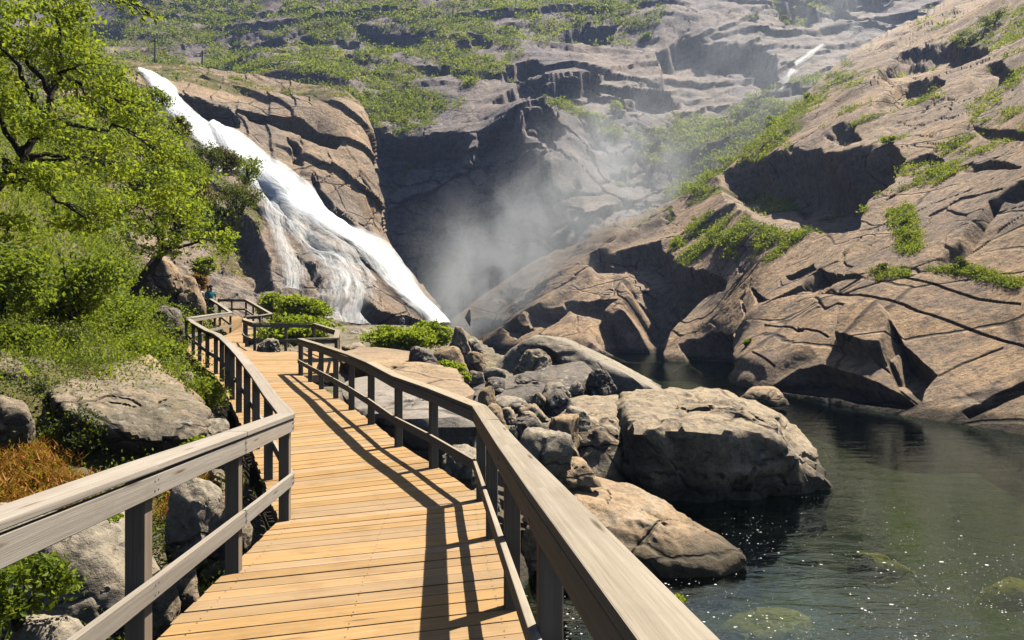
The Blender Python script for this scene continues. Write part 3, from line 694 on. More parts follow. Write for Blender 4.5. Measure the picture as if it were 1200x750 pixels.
# ------------------------------------------------------------------ boulders
_ico = {}
def ico(k):
    if k not in _ico:
        bm = bmesh.new(); bmesh.ops.create_icosphere(bm, subdivisions=k, radius=1)
        v = np.array([x.co[:] for x in bm.verts]); f = np.array([[q.index for q in p.verts] for p in bm.faces]); bm.free(); _ico[k] = (v/np.linalg.norm(v, axis=1, keepdims=True), f)
    return _ico[k]
def finish_rock(name, V, fcs, c, mat, label, cat, group, size, seed, rough, sharp=36):
    c = np.array(c, float)
    d = V/np.linalg.norm(V, axis=1, keepdims=True)
    Pn = (V+c)/size
    V = V+d*(size*rough*(.10*fbm(Pn*1.6, 4, seed)+.045*ridged(Pn*4.0, 4, seed+3)-.03))[:,None]
    f1, f2, _ = voro(Pn*np.array([1.3,1.3,1.9])+.3*fbm(Pn*3, 2, seed)[:,None], seed)
    V = V-d*(size*rough*.05*sstep(.05, 0, f2-f1))[:,None]
    ob = raw_mesh(name, V, fcs, mat, True, sharp=sharp); ob.location = c
    return tag(ob, label, cat, group)
def hull_rock(label, pts, mat, sub=6, p=16, rough=1., seed=1, name='boulder', cat='boulder', group=None, sharp=36, dents=()):
    """rounded boulder with the faces of the convex hull of surveyed points"""
    pts = np.array([W(*q) for q in pts]); c = pts.mean(0)
    bm = bmesh.new()
    for q in pts-c: bm.verts.new(q)
    r = bmesh.ops.convex_hull(bm, input=bm.verts); bm.normal_update()
    pl = []
    for f in bm.faces:
        nn = np.array(f.normal); h = float(np.dot(nn, np.array(f.verts[0].co)))
        if h < 0: nn, h = -nn, -h
        if h < 1e-3: h = 1e-3
        if not any(np.dot(nn, a) > .985 for a, _ in pl): pl.append((nn, h))
    bm.free()
    d, fcs = ico(sub); K = np.zeros(len(d))
    for nn, h in pl: K += np.maximum(0, d@nn/h)**p
    V = d*(K**(-1/p))[:,None]
    for (x, y, dd, rad, dep) in dents:
        q = W(x, y, dd)-c; di = np.linalg.norm((V-q)*np.array([1,.35,1.]), axis=1); V = V*(1-dep*sstep(rad, rad*.75, di))[:,None]
    return finish_rock(name, V, fcs, c, mat, label, cat, group, float(np.mean(np.ptp(pts, axis=0))*.7), seed, rough, sharp)
def box_rock(label, x0, y0, x1, y1, d, mat, seed, deep=1., sub=4, tilt=0., rough=1., p=11, name='boulder', cat='boulder', group=None, sink=.25, rz=None):
    rr = np.random.default_rng(seed)
    hw, hh = (x1-x0)/2*d/F, (y1-y0)/2*d/F; c = W((x0+x1)/2, (y0+y1)/2, d)
    hh2 = hh*(1+sink); c[2] -= hh*sink
    dr, fcs = ico(sub); K = np.zeros(len(dr))
    for k in range(17):
        nn = rr.normal(size=3); nn[2] = abs(nn[2])*.9 if k < 9 else nn[2]; nn /= np.linalg.norm(nn); K += np.maximum(0, dr@nn/rr.uniform(.74, 1.02))**p
    K += np.maximum(0, dr[:,2]/.86)**p+np.maximum(0, -dr[:,2]/.8)**p
    V = dr*(K**(-1/p))[:,None]
    V /= np.abs(V).max(0)
    V = V*np.array([hw, hw*deep, hh2])
    a = tilt; ca, sa = math.cos(a), math.sin(a)
    V = np.stack([V[:,0]*ca-V[:,2]*sa, V[:,1], V[:,0]*sa+V[:,2]*ca], 1)
    return finish_rock(name, V, fcs, c, mat, label, cat, group, (hw+hh)*1.0, seed, rough)
BM = M
hull_rock('huge dark-fronted boulder with lichen spots standing in the pool', [(735,462,19.5),(765,456,21),(850,455,22),(900,474,21.5),(946,512,19.6),(981,575,17.2),(896,503,15.7),(905,584,16.3),(830,586,16.2),(742,582,16.5),(738,498,15.8),(800,510,15.4),(850,512,15.3),(735,470,22),(860,470,24),(820,640,16.6),(960,620,17.4),(740,640,16.8),(850,600,24)], M['boulder'], 6, 22, .8, 4)
hull_rock('cracked grey boulder leaning on the left side of the huge boulder', [(655,478,18),(668,465,20),(730,462,20.5),(733,500,18),(732,560,16.2),(690,560,16),(662,505,17),(680,500,16.8),(722,505,16.6),(700,470,21.5),(690,590,16),(733,590,16.5)], M['boulder'], 5, 18, .9, 5)
hull_rock('broad low tan boulder half sunk beside the near railing', [(640,558,13.2),(680,556,14),(740,572,14),(800,600,13),(850,632,12.2),(880,652,11.6),(842,674,11.2),(760,672,11.2),(690,660,11.2),(630,640,11.4),(612,600,12.2),(700,590,12.2),(780,615,11.8),(640,720,11.4),(840,720,11.6),(870,690,12.4),(760,680,14.5)], M['boulder_tan'], 6, 20, .6, 6)
hull_rock('long pale arched slab behind the boulder pile', [(563,446,38),(592,414,38),(612,400,37.5),(630,394,37.5),(650,397,37),(690,416,35),(740,442,33),(772,458,32.5),(768,470,32.5),(668,396,46),(780,456,40),(600,414,45),(700,470,39),(620,462,43),(590,462,42),(640,446,41)], M['boulder_pale'], 6, 30, .35, 8, dents=[(630,438,37,1.45,.42)])
box_rock('rounded grey stone in the shade under the arched slab', 602, 411, 648, 446, 35.5, M['boulder'], 11, .9, 5)
hull_rock('long dark lichen-spotted boulder in front of the arched slab', [(545,455,25),(580,446,27),(640,432,28),(690,420,29),(697,440,27),(680,462,25),(620,470,24),(560,478,23.5),(552,470,23.6),(600,490,24),(680,485,26),(640,450,31)], M['boulder_dark'], 5, 14, .9, 12)
box_rock('dark round boulder at the right end of the lichen-spotted one', 684, 432, 722, 462, 25, M['boulder_dark'], 13, 1., 5)
pile = [
 ('tan ridge-backed stone below the grassy tussock', 560,455,583,478,16,'boulder_tan'), ('flat-topped brown slab stone under the long dark boulder', 577,466,620,478,16.5,'boulder_pale'),
 ('wedge of pale stone next to the railing corner', 560,476,594,497,11.5,'boulder_tan'), ('pale flat stone topping the middle of the pile', 630,450,668,466,20,'boulder_pale'),
 ('small white stone beside the cracked grey boulder', 668,447,682,456,21,'boulder_pale'), ('dark hollowed block in the middle of the pile', 638,459,672,480,18.5,'boulder_dark'),
 ('small square stone left of the hollowed block', 622,462,642,475,18.5,'boulder'), ('speckled brown stone with a flat lit top', 602,475,640,492,16,'boulder'),
 ('thin grey slab lying across the pile', 608,484,634,496,15,'boulder'), ('dark angular stone with a tan nose', 594,492,632,515,14.2,'boulder_dark'),
 ('round freckled tan boulder by the pool gap', 636,492,677,526,14.5,'boulder_tan'), ('long smooth grey stone beside the near railing', 598,509,664,546,12.6,'boulder_pale'),
 ('cracked pale stone under the railing bend', 512,526,560,562,10.2,'boulder_pale'), ('slim tan stone lying at the edge of the dark water', 644,541,700,560,12.8,'boulder_tan'),
 ('small pale pebble stone below the freckled boulder', 664,524,680,540,14.2,'boulder'), ('dark stone wedged beside the freckled boulder', 628,497,642,514,14.8,'boulder_dark'),
 ('pale triangular stone at the foot of the cracked boulder', 656,478,690,496,16,'boulder_pale'), ('low stone showing at the water edge behind the huge boulder', 868,457,918,472,33,'boulder_tan'),
 ('white-topped stone left of the arched slab', 566,431,592,444,30,'boulder_pale'), ('upright split stone by the green tussock', 524,386,552,428,33,'boulder'),
 ('dark layered stone in the middle of the green tussock', 476,410,512,428,24,'boulder_dark'), ('tan stone behind the lower tussock', 505,410,548,440,26,'boulder_tan'),
 ('grey cobble in the shadow behind the bent railing', 560,560,590,590,11.5,'boulder_dark'), ('brown stone in the water beneath the near railing', 613,618,640,655,9.4,'boulder_tan'),
 ('small stone between the slab and the long grey stone', 646,506,662,518,13.6,'boulder'), ('black-shadowed stone below the arched slab', 566,444,590,458,22,'boulder_dark'),
 ('pale rock on the shore right of the green tussock', 545,398,566,414,40,'boulder_pale'), ('brown rock between the tussock and the arched slab', 548,414,570,432,32,'boulder_tan'), ('grey rock on the shore below the lower tussock', 548,436,568,452,26,'boulder'),
 ('flat tan rock beneath the falls behind the long slab', 440,396,476,408,50,'boulder_tan'), ('low grey rock between the lookout bay and the tan slab', 402,404,432,420,32,'boulder'), ('brown stone tucked beneath the flat-topped slab stone', 583,478,604,492,15.5,'boulder'), ('pale cobble resting on the pile below the railing corner', 596,500,606,512,14,'boulder_pale'),
]
for k, (lb, a, b, c, d, dd, mt) in enumerate(pile):
    ex = .07*(c-a); ey = .10*(d-b)
    box_rock(lb, a-ex, b-ey, c+ex, d+ey, dd, M[mt], 200+k, random.uniform(.8,1.2), 4, random.uniform(-.12,.12), .75, 15, group='stones of the boulder pile')
rr = np.random.default_rng(77)
for k in range(12):     # loose stones in the gaps of the pile
    x = rr.uniform(560, 700); y = rr.uniform(470, 560); 
    if y < 455+.12*(x-560) or y > 500+.45*(x-560)+30: continue
    dd = np.interp(y, [455,500,560], [22,15.5,11.6]); s = rr.uniform(5, 11)
    box_rock('small loose stone filling a gap in the boulder pile', x-s, y-s*.6, x+s, y+s*.7, dd+.5, M[['boulder','boulder_tan','boulder_pale'][k % 3]], 300+k, 1., 3, rr.uniform(-.3,.3), .8, 14, name='stone', cat='stone', group='loose stones in the boulder pile')
# slabs between the boardwalk and the pool
hull_rock('long tan rock slab dipping from the grass tussocks to the railing', [(392,408,27),(430,404,30),(490,420,27),(545,448,20),(562,468,16),(548,480,14.5),(470,446,18),(400,420,24),(440,440,22),(560,500,16),(540,500,14.8),(400,440,25),(480,480,19)], M['boulder_tan'], 5, 18, .7, 21, name='rock_slab', cat='rock slab')
hull_rock('smooth pale grey rock slab seen through the bend of the railing', [(395,446,17.4),(440,436,18.2),(500,452,16.),(552,480,12.8),(556,492,11.8),(500,494,12.0),(440,484,13.2),(408,468,15.),(556,560,12.2),(470,560,12.8),(420,520,15),(540,545,14)], M['slab_grey'], 5, 20, .5, 22, name='rock_slab', cat='rock slab')
box_rock('whitish rock poking up inside the lookout bay', 301, 397, 334, 415, 26., M['boulder_pale'], 23, .8, 5)
box_rock('pale sunlit rock at the foot of the falls beside the tussocks', 400, 386, 446, 404, 48, M['boulder_pale'], 24, .8, 5)
box_rock('dark round rock perched on the ridge above the plunge pool', 545, 363, 557, 378, 104, M['boulder_dark'], 25, .9, 4)
# left bank rocks
hull_rock('massive tilted grey boulder overhanging the left bank', [(52,446,9.6),(95,434,10.6),(150,420,12.2),(205,440,11.8),(240,470,10.6),(250,484,9.6),(230,516,9.0),(150,508,8.5),(95,490,8.5),(64,476,8.6),(52,468,9.0),(160,552,9.1),(80,540,9.2),(232,545,9.7),(110,440,12),(200,520,8.8),(66,520,9.2),(240,530,11)], M['boulder_moss'], 6, 16, .6, 31)
hull_rock('tan slab rising behind the massive tilted boulder', [(150,424,12.6),(178,416,13.4),(214,448,12.6),(242,470,12.2),(220,480,12),(170,470,12.2),(160,440,15),(230,500,13)], M['boulder_tan'], 5, 18, .8, 32)
lefts = [
 ('grey mossy rock at the left frame edge above the heather', -30,420,44,470,9.4,'boulder_moss',5), ('orange-stained rock below the mossy one at the left frame edge', -30,466,36,522,8.2,'boulder_moss',5),
 ('pale rock nestled in the bank greenery above the tilted boulder', 56,408,88,438,12.5,'boulder_pale',4), ('dark lichened rock in the bank greenery', 92,408,134,434,13,'boulder_dark',4),
 ('big flat speckled rock under the left railing', -10,606,196,770,6.3,'boulder_pale',6), ('whitish stone below the big flat rock', 10,722,92,770,4.9,'boulder_pale',5),
 ('grey sunlit rock between the railing posts on the left', 196,560,262,640,7.0,'boulder_pale',5), ('broken pale rock touching the left deck edge', 228,582,300,650,7.1,'boulder_moss',5),
 ('small stone in the gap by the left deck edge', 178,660,236,712,5.6,'boulder_moss',5), ('rough rock under the lower rail at bottom left', 150,668,206,740,5.3,'boulder_moss',5),
 ('pale block beside the deck behind the tilted boulder', 228,490,276,536,9.6,'boulder_pale',5), ('dark wet rock wall left of the far deck bend', 170,360,222,412,27,'boulder_dark',5),
 ('reddish smooth rock below the walkers on the ramp', 190,322,240,376,34,'boulder_tan',5), ('pale stone under the curve of the left railing', 206,436,232,462,15,'boulder',4),
 ('layered tan outcrop above the dark rock wall', 168,300,212,340,33,'boulder_tan',5), ('grey stone hidden in the heather', -14,590,22,618,6.8,'boulder',4),
]
for k, (lb, a, b, c, d, dd, mt, sb) in enumerate(lefts):
    box_rock(lb, a, b, c, d, dd, M[mt], 400+k, 1.0, sb, random.uniform(-.15,.15), .35 if 'flat speckled' in lb else .65, 12, group='rocks of the left bank')
box_rock('yellow-green sunken rock glowing under the water surface', 968, 638, 1078, 668, 12.6, M['sunk'], 501, .6, 4, 0, .8, 8, name='sunken_rock').location.z = -.31
box_rock('orange sunken rock at the right frame edge', 1150, 682, 1230, 706, 11.2, M['sunk'], 502, .7, 4, 0, .8, 8, name='sunken_rock').location.z = -.22
box_rock('olive sunken rock off the tip of the tan boulder', 840, 672, 960, 720, 10.6, M['sunk'], 503, .9, 4, 0, .8, 8, name='sunken_rock').location.z = -.68

# ------------------------------------------------------------------ foliage
def leaf_cards(C_, size, rng, aspect=.55, flat=0., up=0.):
    """one folded leaf (two triangles -> a bent diamond) at every centre"""
    n_ = len(C_); size = np.broadcast_to(size, (n_,))
    a = rng.normal(size=(n_,3)); a[:,2] = a[:,2]*(1-flat)+up; a /= np.linalg.norm(a, axis=1, keepdims=True)
    b = rng.normal(size=(n_,3)); b -= a*np.sum(a*b, 1, keepdims=True); b /= np.linalg.norm(b, axis=1, keepdims=True)
    c = np.cross(a, b); s = size[:,None]
    V = np.stack([C_-a*s*.5, C_+b*s*aspect*.5+c*s*.08, C_+a*s*.5, C_-b*s*aspect*.5+c*s*.08], 1).reshape(-1,3)
    i = np.arange(n_)[:,None]*4
    return V, i+np.array([[0,1,2,3]])
def blades(C_, h, w, rng, lean=.35):
    n_ = len(C_); h = np.broadcast_to(h, (n_,)); 
    an = rng.uniform(0, 6.283, n_); dx = np.stack([np.cos(an), np.sin(an), an*0], 1)*w
    ln = rng.normal(size=(n_,3))*lean*h[:,None]; ln[:,2] = h
    V = np.stack([C_-dx, C_+dx, C_+dx*.5+ln*.6, C_-dx*.5+ln*.6, C_+ln+rng.normal(size=(n_,3))*.1*h[:,None]], 1)
    V = np.stack([V[:,0], V[:,1], V[:,4], V[:,3]], 1).reshape(-1,3)
    return V, np.arange(n_)[:,None]*4+np.array([[0,1,2,3]])
def cloud(cen, rad, n_, rng, clumps=10, shell=.55):
    """leaf positions gathered in clumps inside an ellipsoid"""
    cen = np.array(cen); rad = np.array(rad)
    u = rng.normal(size=(clumps,3)); u /= np.linalg.norm(u, axis=1, keepdims=True); u *= (rng.uniform(shell**3, 1, (clumps,1)))**(1/3)*.82
    w = rng.uniform(.5, 1.5, clumps); k = rng.choice(clumps, n_, p=w/w.sum())
    g_ = rng.normal(size=(n_,3))*(.21*rng.uniform(.7,1.2,clumps))[k][:,None]*np.array([1,1,.7])
    return cen+(u[k]+g_)*rad, (k % 7)/7.
def tube(path, radii, sides=7):
    path = np.array(path, float); V = []; n_ = len(path)
    t = np.gradient(path, axis=0); t /= np.linalg.norm(t, axis=1, keepdims=True)+1e-9
    ref = np.array([.31,.87,.2]); a = np.cross(t, ref); a /= np.linalg.norm(a, axis=1, keepdims=True); b = np.cross(t, a)
    th = np.arange(sides)/sides*2*math.pi
    V = (path[:,None]+(a[:,None]*np.cos(th)[None,:,None]+b[:,None]*np.sin(th)[None,:,None])*np.array(radii)[:,None,None]).reshape(-1,3)
    i = np.arange(n_*sides).reshape(n_, sides); j = np.roll(i, -1, 1)
    return V, np.stack([i[:-1].ravel(), j[:-1].ravel(), j[1:].ravel(), i[1:].ravel()], 1)
def merge(parts):
    V = []; Fc = []; k = 0
    for v, f in parts: V.append(v); Fc.append(f+k); k += len(v)
    return np.concatenate(V), np.concatenate(Fc)
def limb(a, b, r0, r1, rng, n_=9, wob=.12, sag=0.):
    a, b = np.array(a), np.array(b); t = np.linspace(0, 1, n_)[:,None]; L = np.linalg.norm(b-a)
    p = a+(b-a)*t; w = np.cumsum(rng.normal(size=(n_,3)), 0); w = (w-w[0])-(w[-1]-w[0])*t
    p = p+w*wob*L/n_**.5*.6; p[:,2] += sag*L*np.sin(np.pi*t[:,0])
    return p, r0+(r1-r0)*t[:,0]
def make_tree(name, label, trunk, clumps, leaf, dens, mat, seed, r0=.10, cat='tree', group=None, extra=6, var=0., aspect=.55, twig=1):
    """trunk: world path; clumps: (centre, radius) ; limbs run from the trunk to every clump and fork into twigs"""
    rng = np.random.default_rng(seed); trunk = np.array(trunk, float)
    root = empty(name, trunk[0], label, cat, group); wood = []
    tt = np.linspace(0, len(trunk)-1, 14); tp = np.stack([np.interp(tt, np.arange(len(trunk)), trunk[:,k]) for k in range(3)], 1); tp[1:-1] += rng.normal(size=(12,3))*r0*.35
    wood.append(tube(tp, np.linspace(r0, r0*.4, 14), 9)); C_ = []; vv = []
    for c, r in clumps:
        c = np.array(c); r = np.broadcast_to(r, (3,)); dist_ = np.linalg.norm(tp-c, axis=1)-.4*np.arange(14)*0
        i = int(np.clip(np.argmin(dist_+np.abs(np.arange(14)-8)*.04*dist_.mean()), 3, 13))
        p, q = limb(tp[i], c, r0*.45, r0*.13, rng, 10, .22, .08); wood.append(tube(p, q, 6))
        for _ in range(extra*twig):
            u = rng.normal(size=3); u /= np.linalg.norm(u); e = c+u*r*rng.uniform(.5,.95); s = p[rng.integers(5, 10)]
            p2, q2 = limb(s, e, r0*.12, r0*.04, rng, 6, .2); wood.append(tube(p2, q2, 4))
        n_ = int(dens*np.prod(r)**(2/3)); a, b = cloud(c, r, n_, rng, 16, .35); C_.append(a); vv.append(np.clip(.10+.55*rng.random(n_)+.55*(b-.35)+var, 0, 1))
    V, f = merge(wood); adopt(raw_mesh('trunk', V, f, M['bark'], True), root)
    C_ = np.concatenate(C_); vv = np.concatenate(vv); V, f = leaf_cards(C_, leaf*rng.uniform(.6,1.3,len(C_)), rng, aspect)
    adopt(raw_mesh('crown', V, f, mat, False, {'var': np.repeat(vv, 4)}), root)
    return root
def bush(label, cen, rad, n_, leaf, mat, seed, name='bush', cat='bush', group=None, clumps=14, var=0., grassy=False, stems=5):
    rng = np.random.default_rng(seed); cen = np.array(cen, float); rad = np.array(rad, float)
    root = empty(name, cen-np.array([0,0,rad[2]*.8]), label, cat, group)
    if grassy:
        u = rng.normal(size=(n_,3)); u /= np.linalg.norm(u, axis=1, keepdims=True)
        a = cen+u*rad*rng.uniform(.2,1,(n_,1))**.5*np.array([1,1,.75]); V, f = blades(a, leaf*rng.uniform(.6,1.5,n_), leaf*.09, rng); b = rng.random(n_)
        vv = np.clip(.2+.6*rng.random(n_)+var, 0, 1)
    else:
        a, b = cloud(cen, rad, n_, rng, clumps, .5); V, f = leaf_cards(a, leaf*rng.uniform(.6,1.3,n_), rng, .55)
        vv = np.clip(.15+.5*rng.random(n_)+.35*(b-.3)+var, 0, 1)
    adopt(raw_mesh('foliage', V, f, mat, False, {'var': np.repeat(vv, 4)}), root)
    w = []
    for _ in range(stems):
        u = rng.normal(size=3); u[2] = abs(u[2])+.3; u /= np.linalg.norm(u); p, q = limb(cen-np.array([0,0,rad[2]*.95]), cen+u*rad*.75, rad.min()*.06, rad.min()*.015, rng, 7, .2); w.append(tube(p, q, 5))
    V, f = merge(w); adopt(raw_mesh('stem', V, f, M['bark'], True), root)
    return root
def cl(lst): return [(W(x, y, d), np.array([r*d/F, r*d/F*.9, r*d/F*ry])) for x, y, d, r, ry in lst]

make_tree('tree', 'big spreading bright green tree with bare dark limbs at the upper left', [W(-70,470,12), W(-60,330,12.5), W(-20,240,13), W(40,170,13.5), W(70,90,14)],
   cl([(20,40,13,52,.7),(95,75,14,50,.7),(-20,110,12.5,55,.6),(60,140,13,58,.55),(140,120,15,46,.7),(30,205,12.5,55,.5),(120,195,14,52,.6),(180,175,16,40,.7),(-30,20,12,60,.7),(70,10,13.5,46,.6),(10,270,12.5,46,.45),(100,255,14,44,.5),(190,225,16,36,.6)]),
   .105, 1750, M['leaf_bright'], 61, .12, extra=7, twig=1, var=.12)
make_tree('tree', 'leaning small tree with a rounded crown above the far deck bend', [W(158,345,25), W(172,318,25), W(200,292,25.5), W(216,280,26)],
   cl([(206,240,25,40,.7),(245,282,25.5,32,.75),(175,270,24.5,34,.7),(225,215,26.5,34,.6),(150,240,25,34,.7),(196,292,25,28,.5)]), .15, 900, M['leaf_lime'], 62, .15, extra=6, var=-.08)
make_tree('tree', 'overhanging yellow-green branches along the top left frame edge', [W(-90,200,9.5), W(-70,60,9.5), W(-20,-30,9.6), W(60,-55,9.8)],
   cl([(20,-20,9.6,40,.5),(85,-5,9.8,34,.4),(140,4,10,30,.35),(175,18,10.2,18,.4),(-30,30,9.5,40,.6)]), .085, 1600, M['leaf_bright'], 63, .10, extra=6, var=.1)
# shrubs of the bank
shr = [
 ('leafy shrub with pale leaves above the tilted boulder', 85,330,12.5,62,.75,'leaf_mid',5200,.085), ('dense shrub filling the left frame edge below the big tree', 5,330,11,58,.8,'leaf_mid',4200,.085),
 ('round bright shrub beside the leaning tree', 132,372,16,40,.7,'leaf_bright',2600,.09), ('low green shrub between the bank rocks at left', 20,395,10.5,42,.5,'leaf_mid',2400,.075),
 ('low leafy shrub behind the tan bank slab', 178,405,15,36,.5,'leaf_bright',2200,.08), ('small shrub under the bend of the left railing', 240,460,13.5,26,.8,'leaf_mid',1700,.07),
 ('dark glossy shrub at the bottom left corner', 18,690,4.75,60,.85,'leaf_mid',1900,.05), ('fresh green sprig plant below the tilted boulder', 232,522,8.6,18,.6,'leaf_lime',420,.06),
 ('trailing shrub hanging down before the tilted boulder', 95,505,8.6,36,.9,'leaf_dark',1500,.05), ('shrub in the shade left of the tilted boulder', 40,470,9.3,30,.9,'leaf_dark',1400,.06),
 ('small leafy plant at the water edge right of the near railing', 795,705,7.4,9,1.,'leaf_lime',120,.05), ('leafy plant beside the post at left', 118,612,6.4,26,.5,'leaf_lime',420,.05),
]
for k, (lb, x, y, d, r, ry, mt, n_, lf) in enumerate(shr):
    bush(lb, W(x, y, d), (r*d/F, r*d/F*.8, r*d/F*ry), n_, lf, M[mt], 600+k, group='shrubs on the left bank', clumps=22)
# shrubs and trees on the steep spur left of the falls
sp = np.random.default_rng(9); k = 0
spur = [(60,70,40,46),(110,100,42,44),(150,130,43,40),(120,170,40,46),(60,150,38,46),(185,165,43,34),(170,210,42,38),(215,200,44,30),(100,230,38,44),(205,250,42,34),(150,110,44,26),(90,60,43,34)]
spl = ['topmost','broad','rounded','spreading','pale','narrow','sunny','small','wide','low','pointed','upright']
for (x, y, d, r), ad in zip(spur, spl):
    bush('%s bright green shrub on the steep spur left of the waterfall' % ad, W(x, y, d), (r*d/F, r*d/F, r*d/F*.85), 4600, .17, M['leaf_bright'], 650+k, group='shrubs on the spur', clumps=26, var=-.05); k += 1
edge_ = [('dark green shrub on the rim of the spur beside the falls', 240,190,46,26,'leaf_dark'), ('brown heath bush at the edge of the upper chute', 262,186,47,18,'brush'), ('grey-green shrub overlooking the main chute', 286,200,48,24,'leaf_mid'),
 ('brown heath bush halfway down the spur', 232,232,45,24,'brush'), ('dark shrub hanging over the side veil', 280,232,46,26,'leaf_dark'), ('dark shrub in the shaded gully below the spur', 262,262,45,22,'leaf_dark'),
 ('rust-coloured bush behind the walkers', 232,332,41,13,'heather'), ('yellow-green bush above the rust-coloured one', 240,312,42,15,'leaf_lime'), ('small dark bush beside the upper chute', 212,150,46,16,'brush'), ('green bush at the top of the spur', 178,118,45,20,'leaf_mid')]
for lb, x, y, d, r, mt in edge_:
    bush(lb, W(x, y, d), (r*d/F, r*d/F*.8, r*d/F*.85), 2300, .16, M[mt], 680+k, group='bushes at the edge of the falls', clumps=16); k += 1
# lime bushes and tussocks by the foot of the falls
tus = [('lime green bush behind the lookout bay railing', 345,388,31,44,.42,2600,.5), ('yellow-green bush below the side veil', 350,362,42,34,.5,1800,.55), ('pale willow bush beside the far landing', 318,358,46,20,.7,1000,.5),
 ('wide lime tussock between the lookout bay and the plunge pool', 466,398,34,42,.42,3000,.42), ('lime tussock at the right end of the green strip', 505,392,35,22,.75,1600,.42), ('low lime tussock on the tan slab', 522,432,24,22,.45,1300,.28), ('lime tussock on the near end of the slab', 540,442,22,12,.5,500,.25)]
for lb, x, y, d, r, ry, n_, lf in tus:
    bush(lb, W(x, y, d), (r*d/F, r*d/F*.6, r*d/F*ry), n_*3, lf*.42, M['leaf_lime'], 720+k, name='tussock' if 'tussock' in lb else 'bush', cat='tussock' if 'tussock' in lb else 'bush', group='lime bushes by the falls', clumps=40, stems=3); k += 1
# hillside bushes that can be told apart
hb = [('yellow-flowering bush on the gorge rim buttress', 722,128,9,'A','leaf_lime'), ('round green bush on the gorge wall in the mist', 690,142,10,'A','leaf_mid'), ('pair of green bushes below the rim, right of the buttress', 702,150,9,'A','leaf_mid'),
 ('bush clinging to the pale wall below the rim', 740,178,6,'A','leaf_mid'), ('low bush on the misty slab', 775,180,8,'A','leaf_lime'), ('lowest bush on the misty slab', 738,192,5,'A','leaf_lime'), ('yellow bush on the upper hillside', 757,44,8,'A','leaf_lime'),
 ('round bush beside the upper slab face', 915,28,9,'A','leaf_dark'), ('dark bush above the dark upper cliff', 880,36,8,'A','leaf_dark'), ('green bush on the ledge under the big dark slab', 820,212,14,'D','leaf_lime'), ('bright bush at the foot of the gully', 806,222,12,'D','leaf_lime'),
 ('bush on the gully edge with the second cascade', 850,192,11,'D','leaf_lime'), ('high bush on the gully edge', 905,150,12,'D','leaf_lime'), ('topmost bush on the gully edge', 945,122,10,'D','leaf_mid'), ('orange-tipped bush at the left end of the grassy ledge', 797,294,11,'D','leaf_lime'),
 ('green bush on the grassy ledge', 812,272,12,'D','leaf_mid'), ('bush growing from the slab crack at right', 1062,262,11,'D','leaf_mid'), ('second bush down the slab crack at right', 1068,286,10,'D','leaf_mid'), ('dark bush in the notch of the right slabs', 1130,322,10,'D','leaf_dark'),
 ('bush under the diagonal overhang at right', 1040,322,8,'D','leaf_dark'), ('small bush beside the water-level slab', 880,410,6,'D','leaf_mid'), ('dark shrub at the upper right slab', 1130,48,13,'D','leaf_dark'), ('dark shrub near the upper right corner', 1165,30,14,'D','leaf_dark'), ('bush on the sunny upper right ledge', 1042,172,8,'D','leaf_lime')]
for lb, x, y, r, s_, mt in hb:
    p_, nn = (SA if s_ == 'A' else SD).at(x, y); d = p_[1]; R_ = r*d/F
    bush(lb, p_+np.array([0,0,R_*.5]), (R_, R_, R_*.75), 900, max(.08, d*.0026), M[mt], 760+k, group='bushes on the rock slopes', clumps=9, stems=2); k += 1
# scrub nobody could count
def scrub(name, Pm, Nm, veg, pxm, pym, n_, per, seed, sz, mat):
    rng = np.random.default_rng(seed); w = (veg*(Pm[...,1]**-1.2)*((pxm > -60) & (pxm < 1260) & (pym > -60) & (pym < 460))).ravel(); w = np.where(veg.ravel() > .3, w, 0)
    idx = rng.choice(w.size, n_, p=w/w.sum()); base = Pm.reshape(-1,3)[idx]; d = base[:,1]
    R_ = d*sz*rng.uniform(.4,1.3,n_)**1.3; C_ = np.repeat(base, per, 0)+rng.normal(size=(n_*per,3))*np.repeat(R_, per)[:,None]*np.array([.6,.6,.38])+np.array([0,0,1])*np.repeat(R_, per)[:,None]*.35
    V, f = leaf_cards(C_, np.repeat(R_*.42, per)*rng.uniform(.6,1.3,n_*per), rng, .7)
    vv = np.clip(np.repeat(np.clip(.36+.32*rng.normal(size=n_), 0, .95), per)+.2*rng.normal(size=n_*per), 0, 1)
    ob = raw_mesh(name, V, f, mat, False, {'var': np.repeat(vv, 4)}); tag(ob, kind='stuff'); return ob
scrub('hillside_scrub', PA, NA_, vegA, PXA, PYA, 7000, 34, 71, .0056, M['leaf_far'])
scrub('slope_scrub', PD, ND_, vegD, PXD, PYD, 3600, 34, 72, .0054, M['leaf_far'])
scrub('cliff_top_scrub', PB, nB, vegB, PXB, PYB, 900, 30, 75, .0050, M['leaf_far'])
# undergrowth of the left bank
rng = np.random.default_rng(73)
w = (GL*(GZ > .4)*(GY > 2)*(GY < 48)*np.maximum(GY, 3)**.6)
w = w*sstep(-.7, -.1, fbm(np.stack([GX, GY, GX*0], -1)/1.8, 3, 140)); pr = (w/w.sum()).ravel()
def ground_pts(n_, cond=None):
    q = pr if cond is None else (lambda z: z/z.sum())(pr*cond.ravel())
    i = rng.choice(pr.size, n_, p=q); return np.stack([GX.ravel()[i], GY.ravel()[i], GZ.ravel()[i]], 1)
GPX = 600+GX/np.maximum(GY,.5)*F; GPY = 375-(GZ-CZ)/np.maximum(GY,.5)*F
ub = sdf(GPX, GPY, [(50,478),(250,500),(262,560),(60,566)]) < 2
pr = pr*np.where(ub, .06, 1).ravel(); pr /= pr.sum()
oc = (sdf(GPX, GPY, [(-80,540),(40,536),(90,556),(110,590),(50,612),(-80,620)]) < 6)*1.+(sdf(GPX, GPY, [(196,560),(230,570),(240,600),(200,620)]) < 8)*1.
vis = (GPX > -160)*1.+1e-6
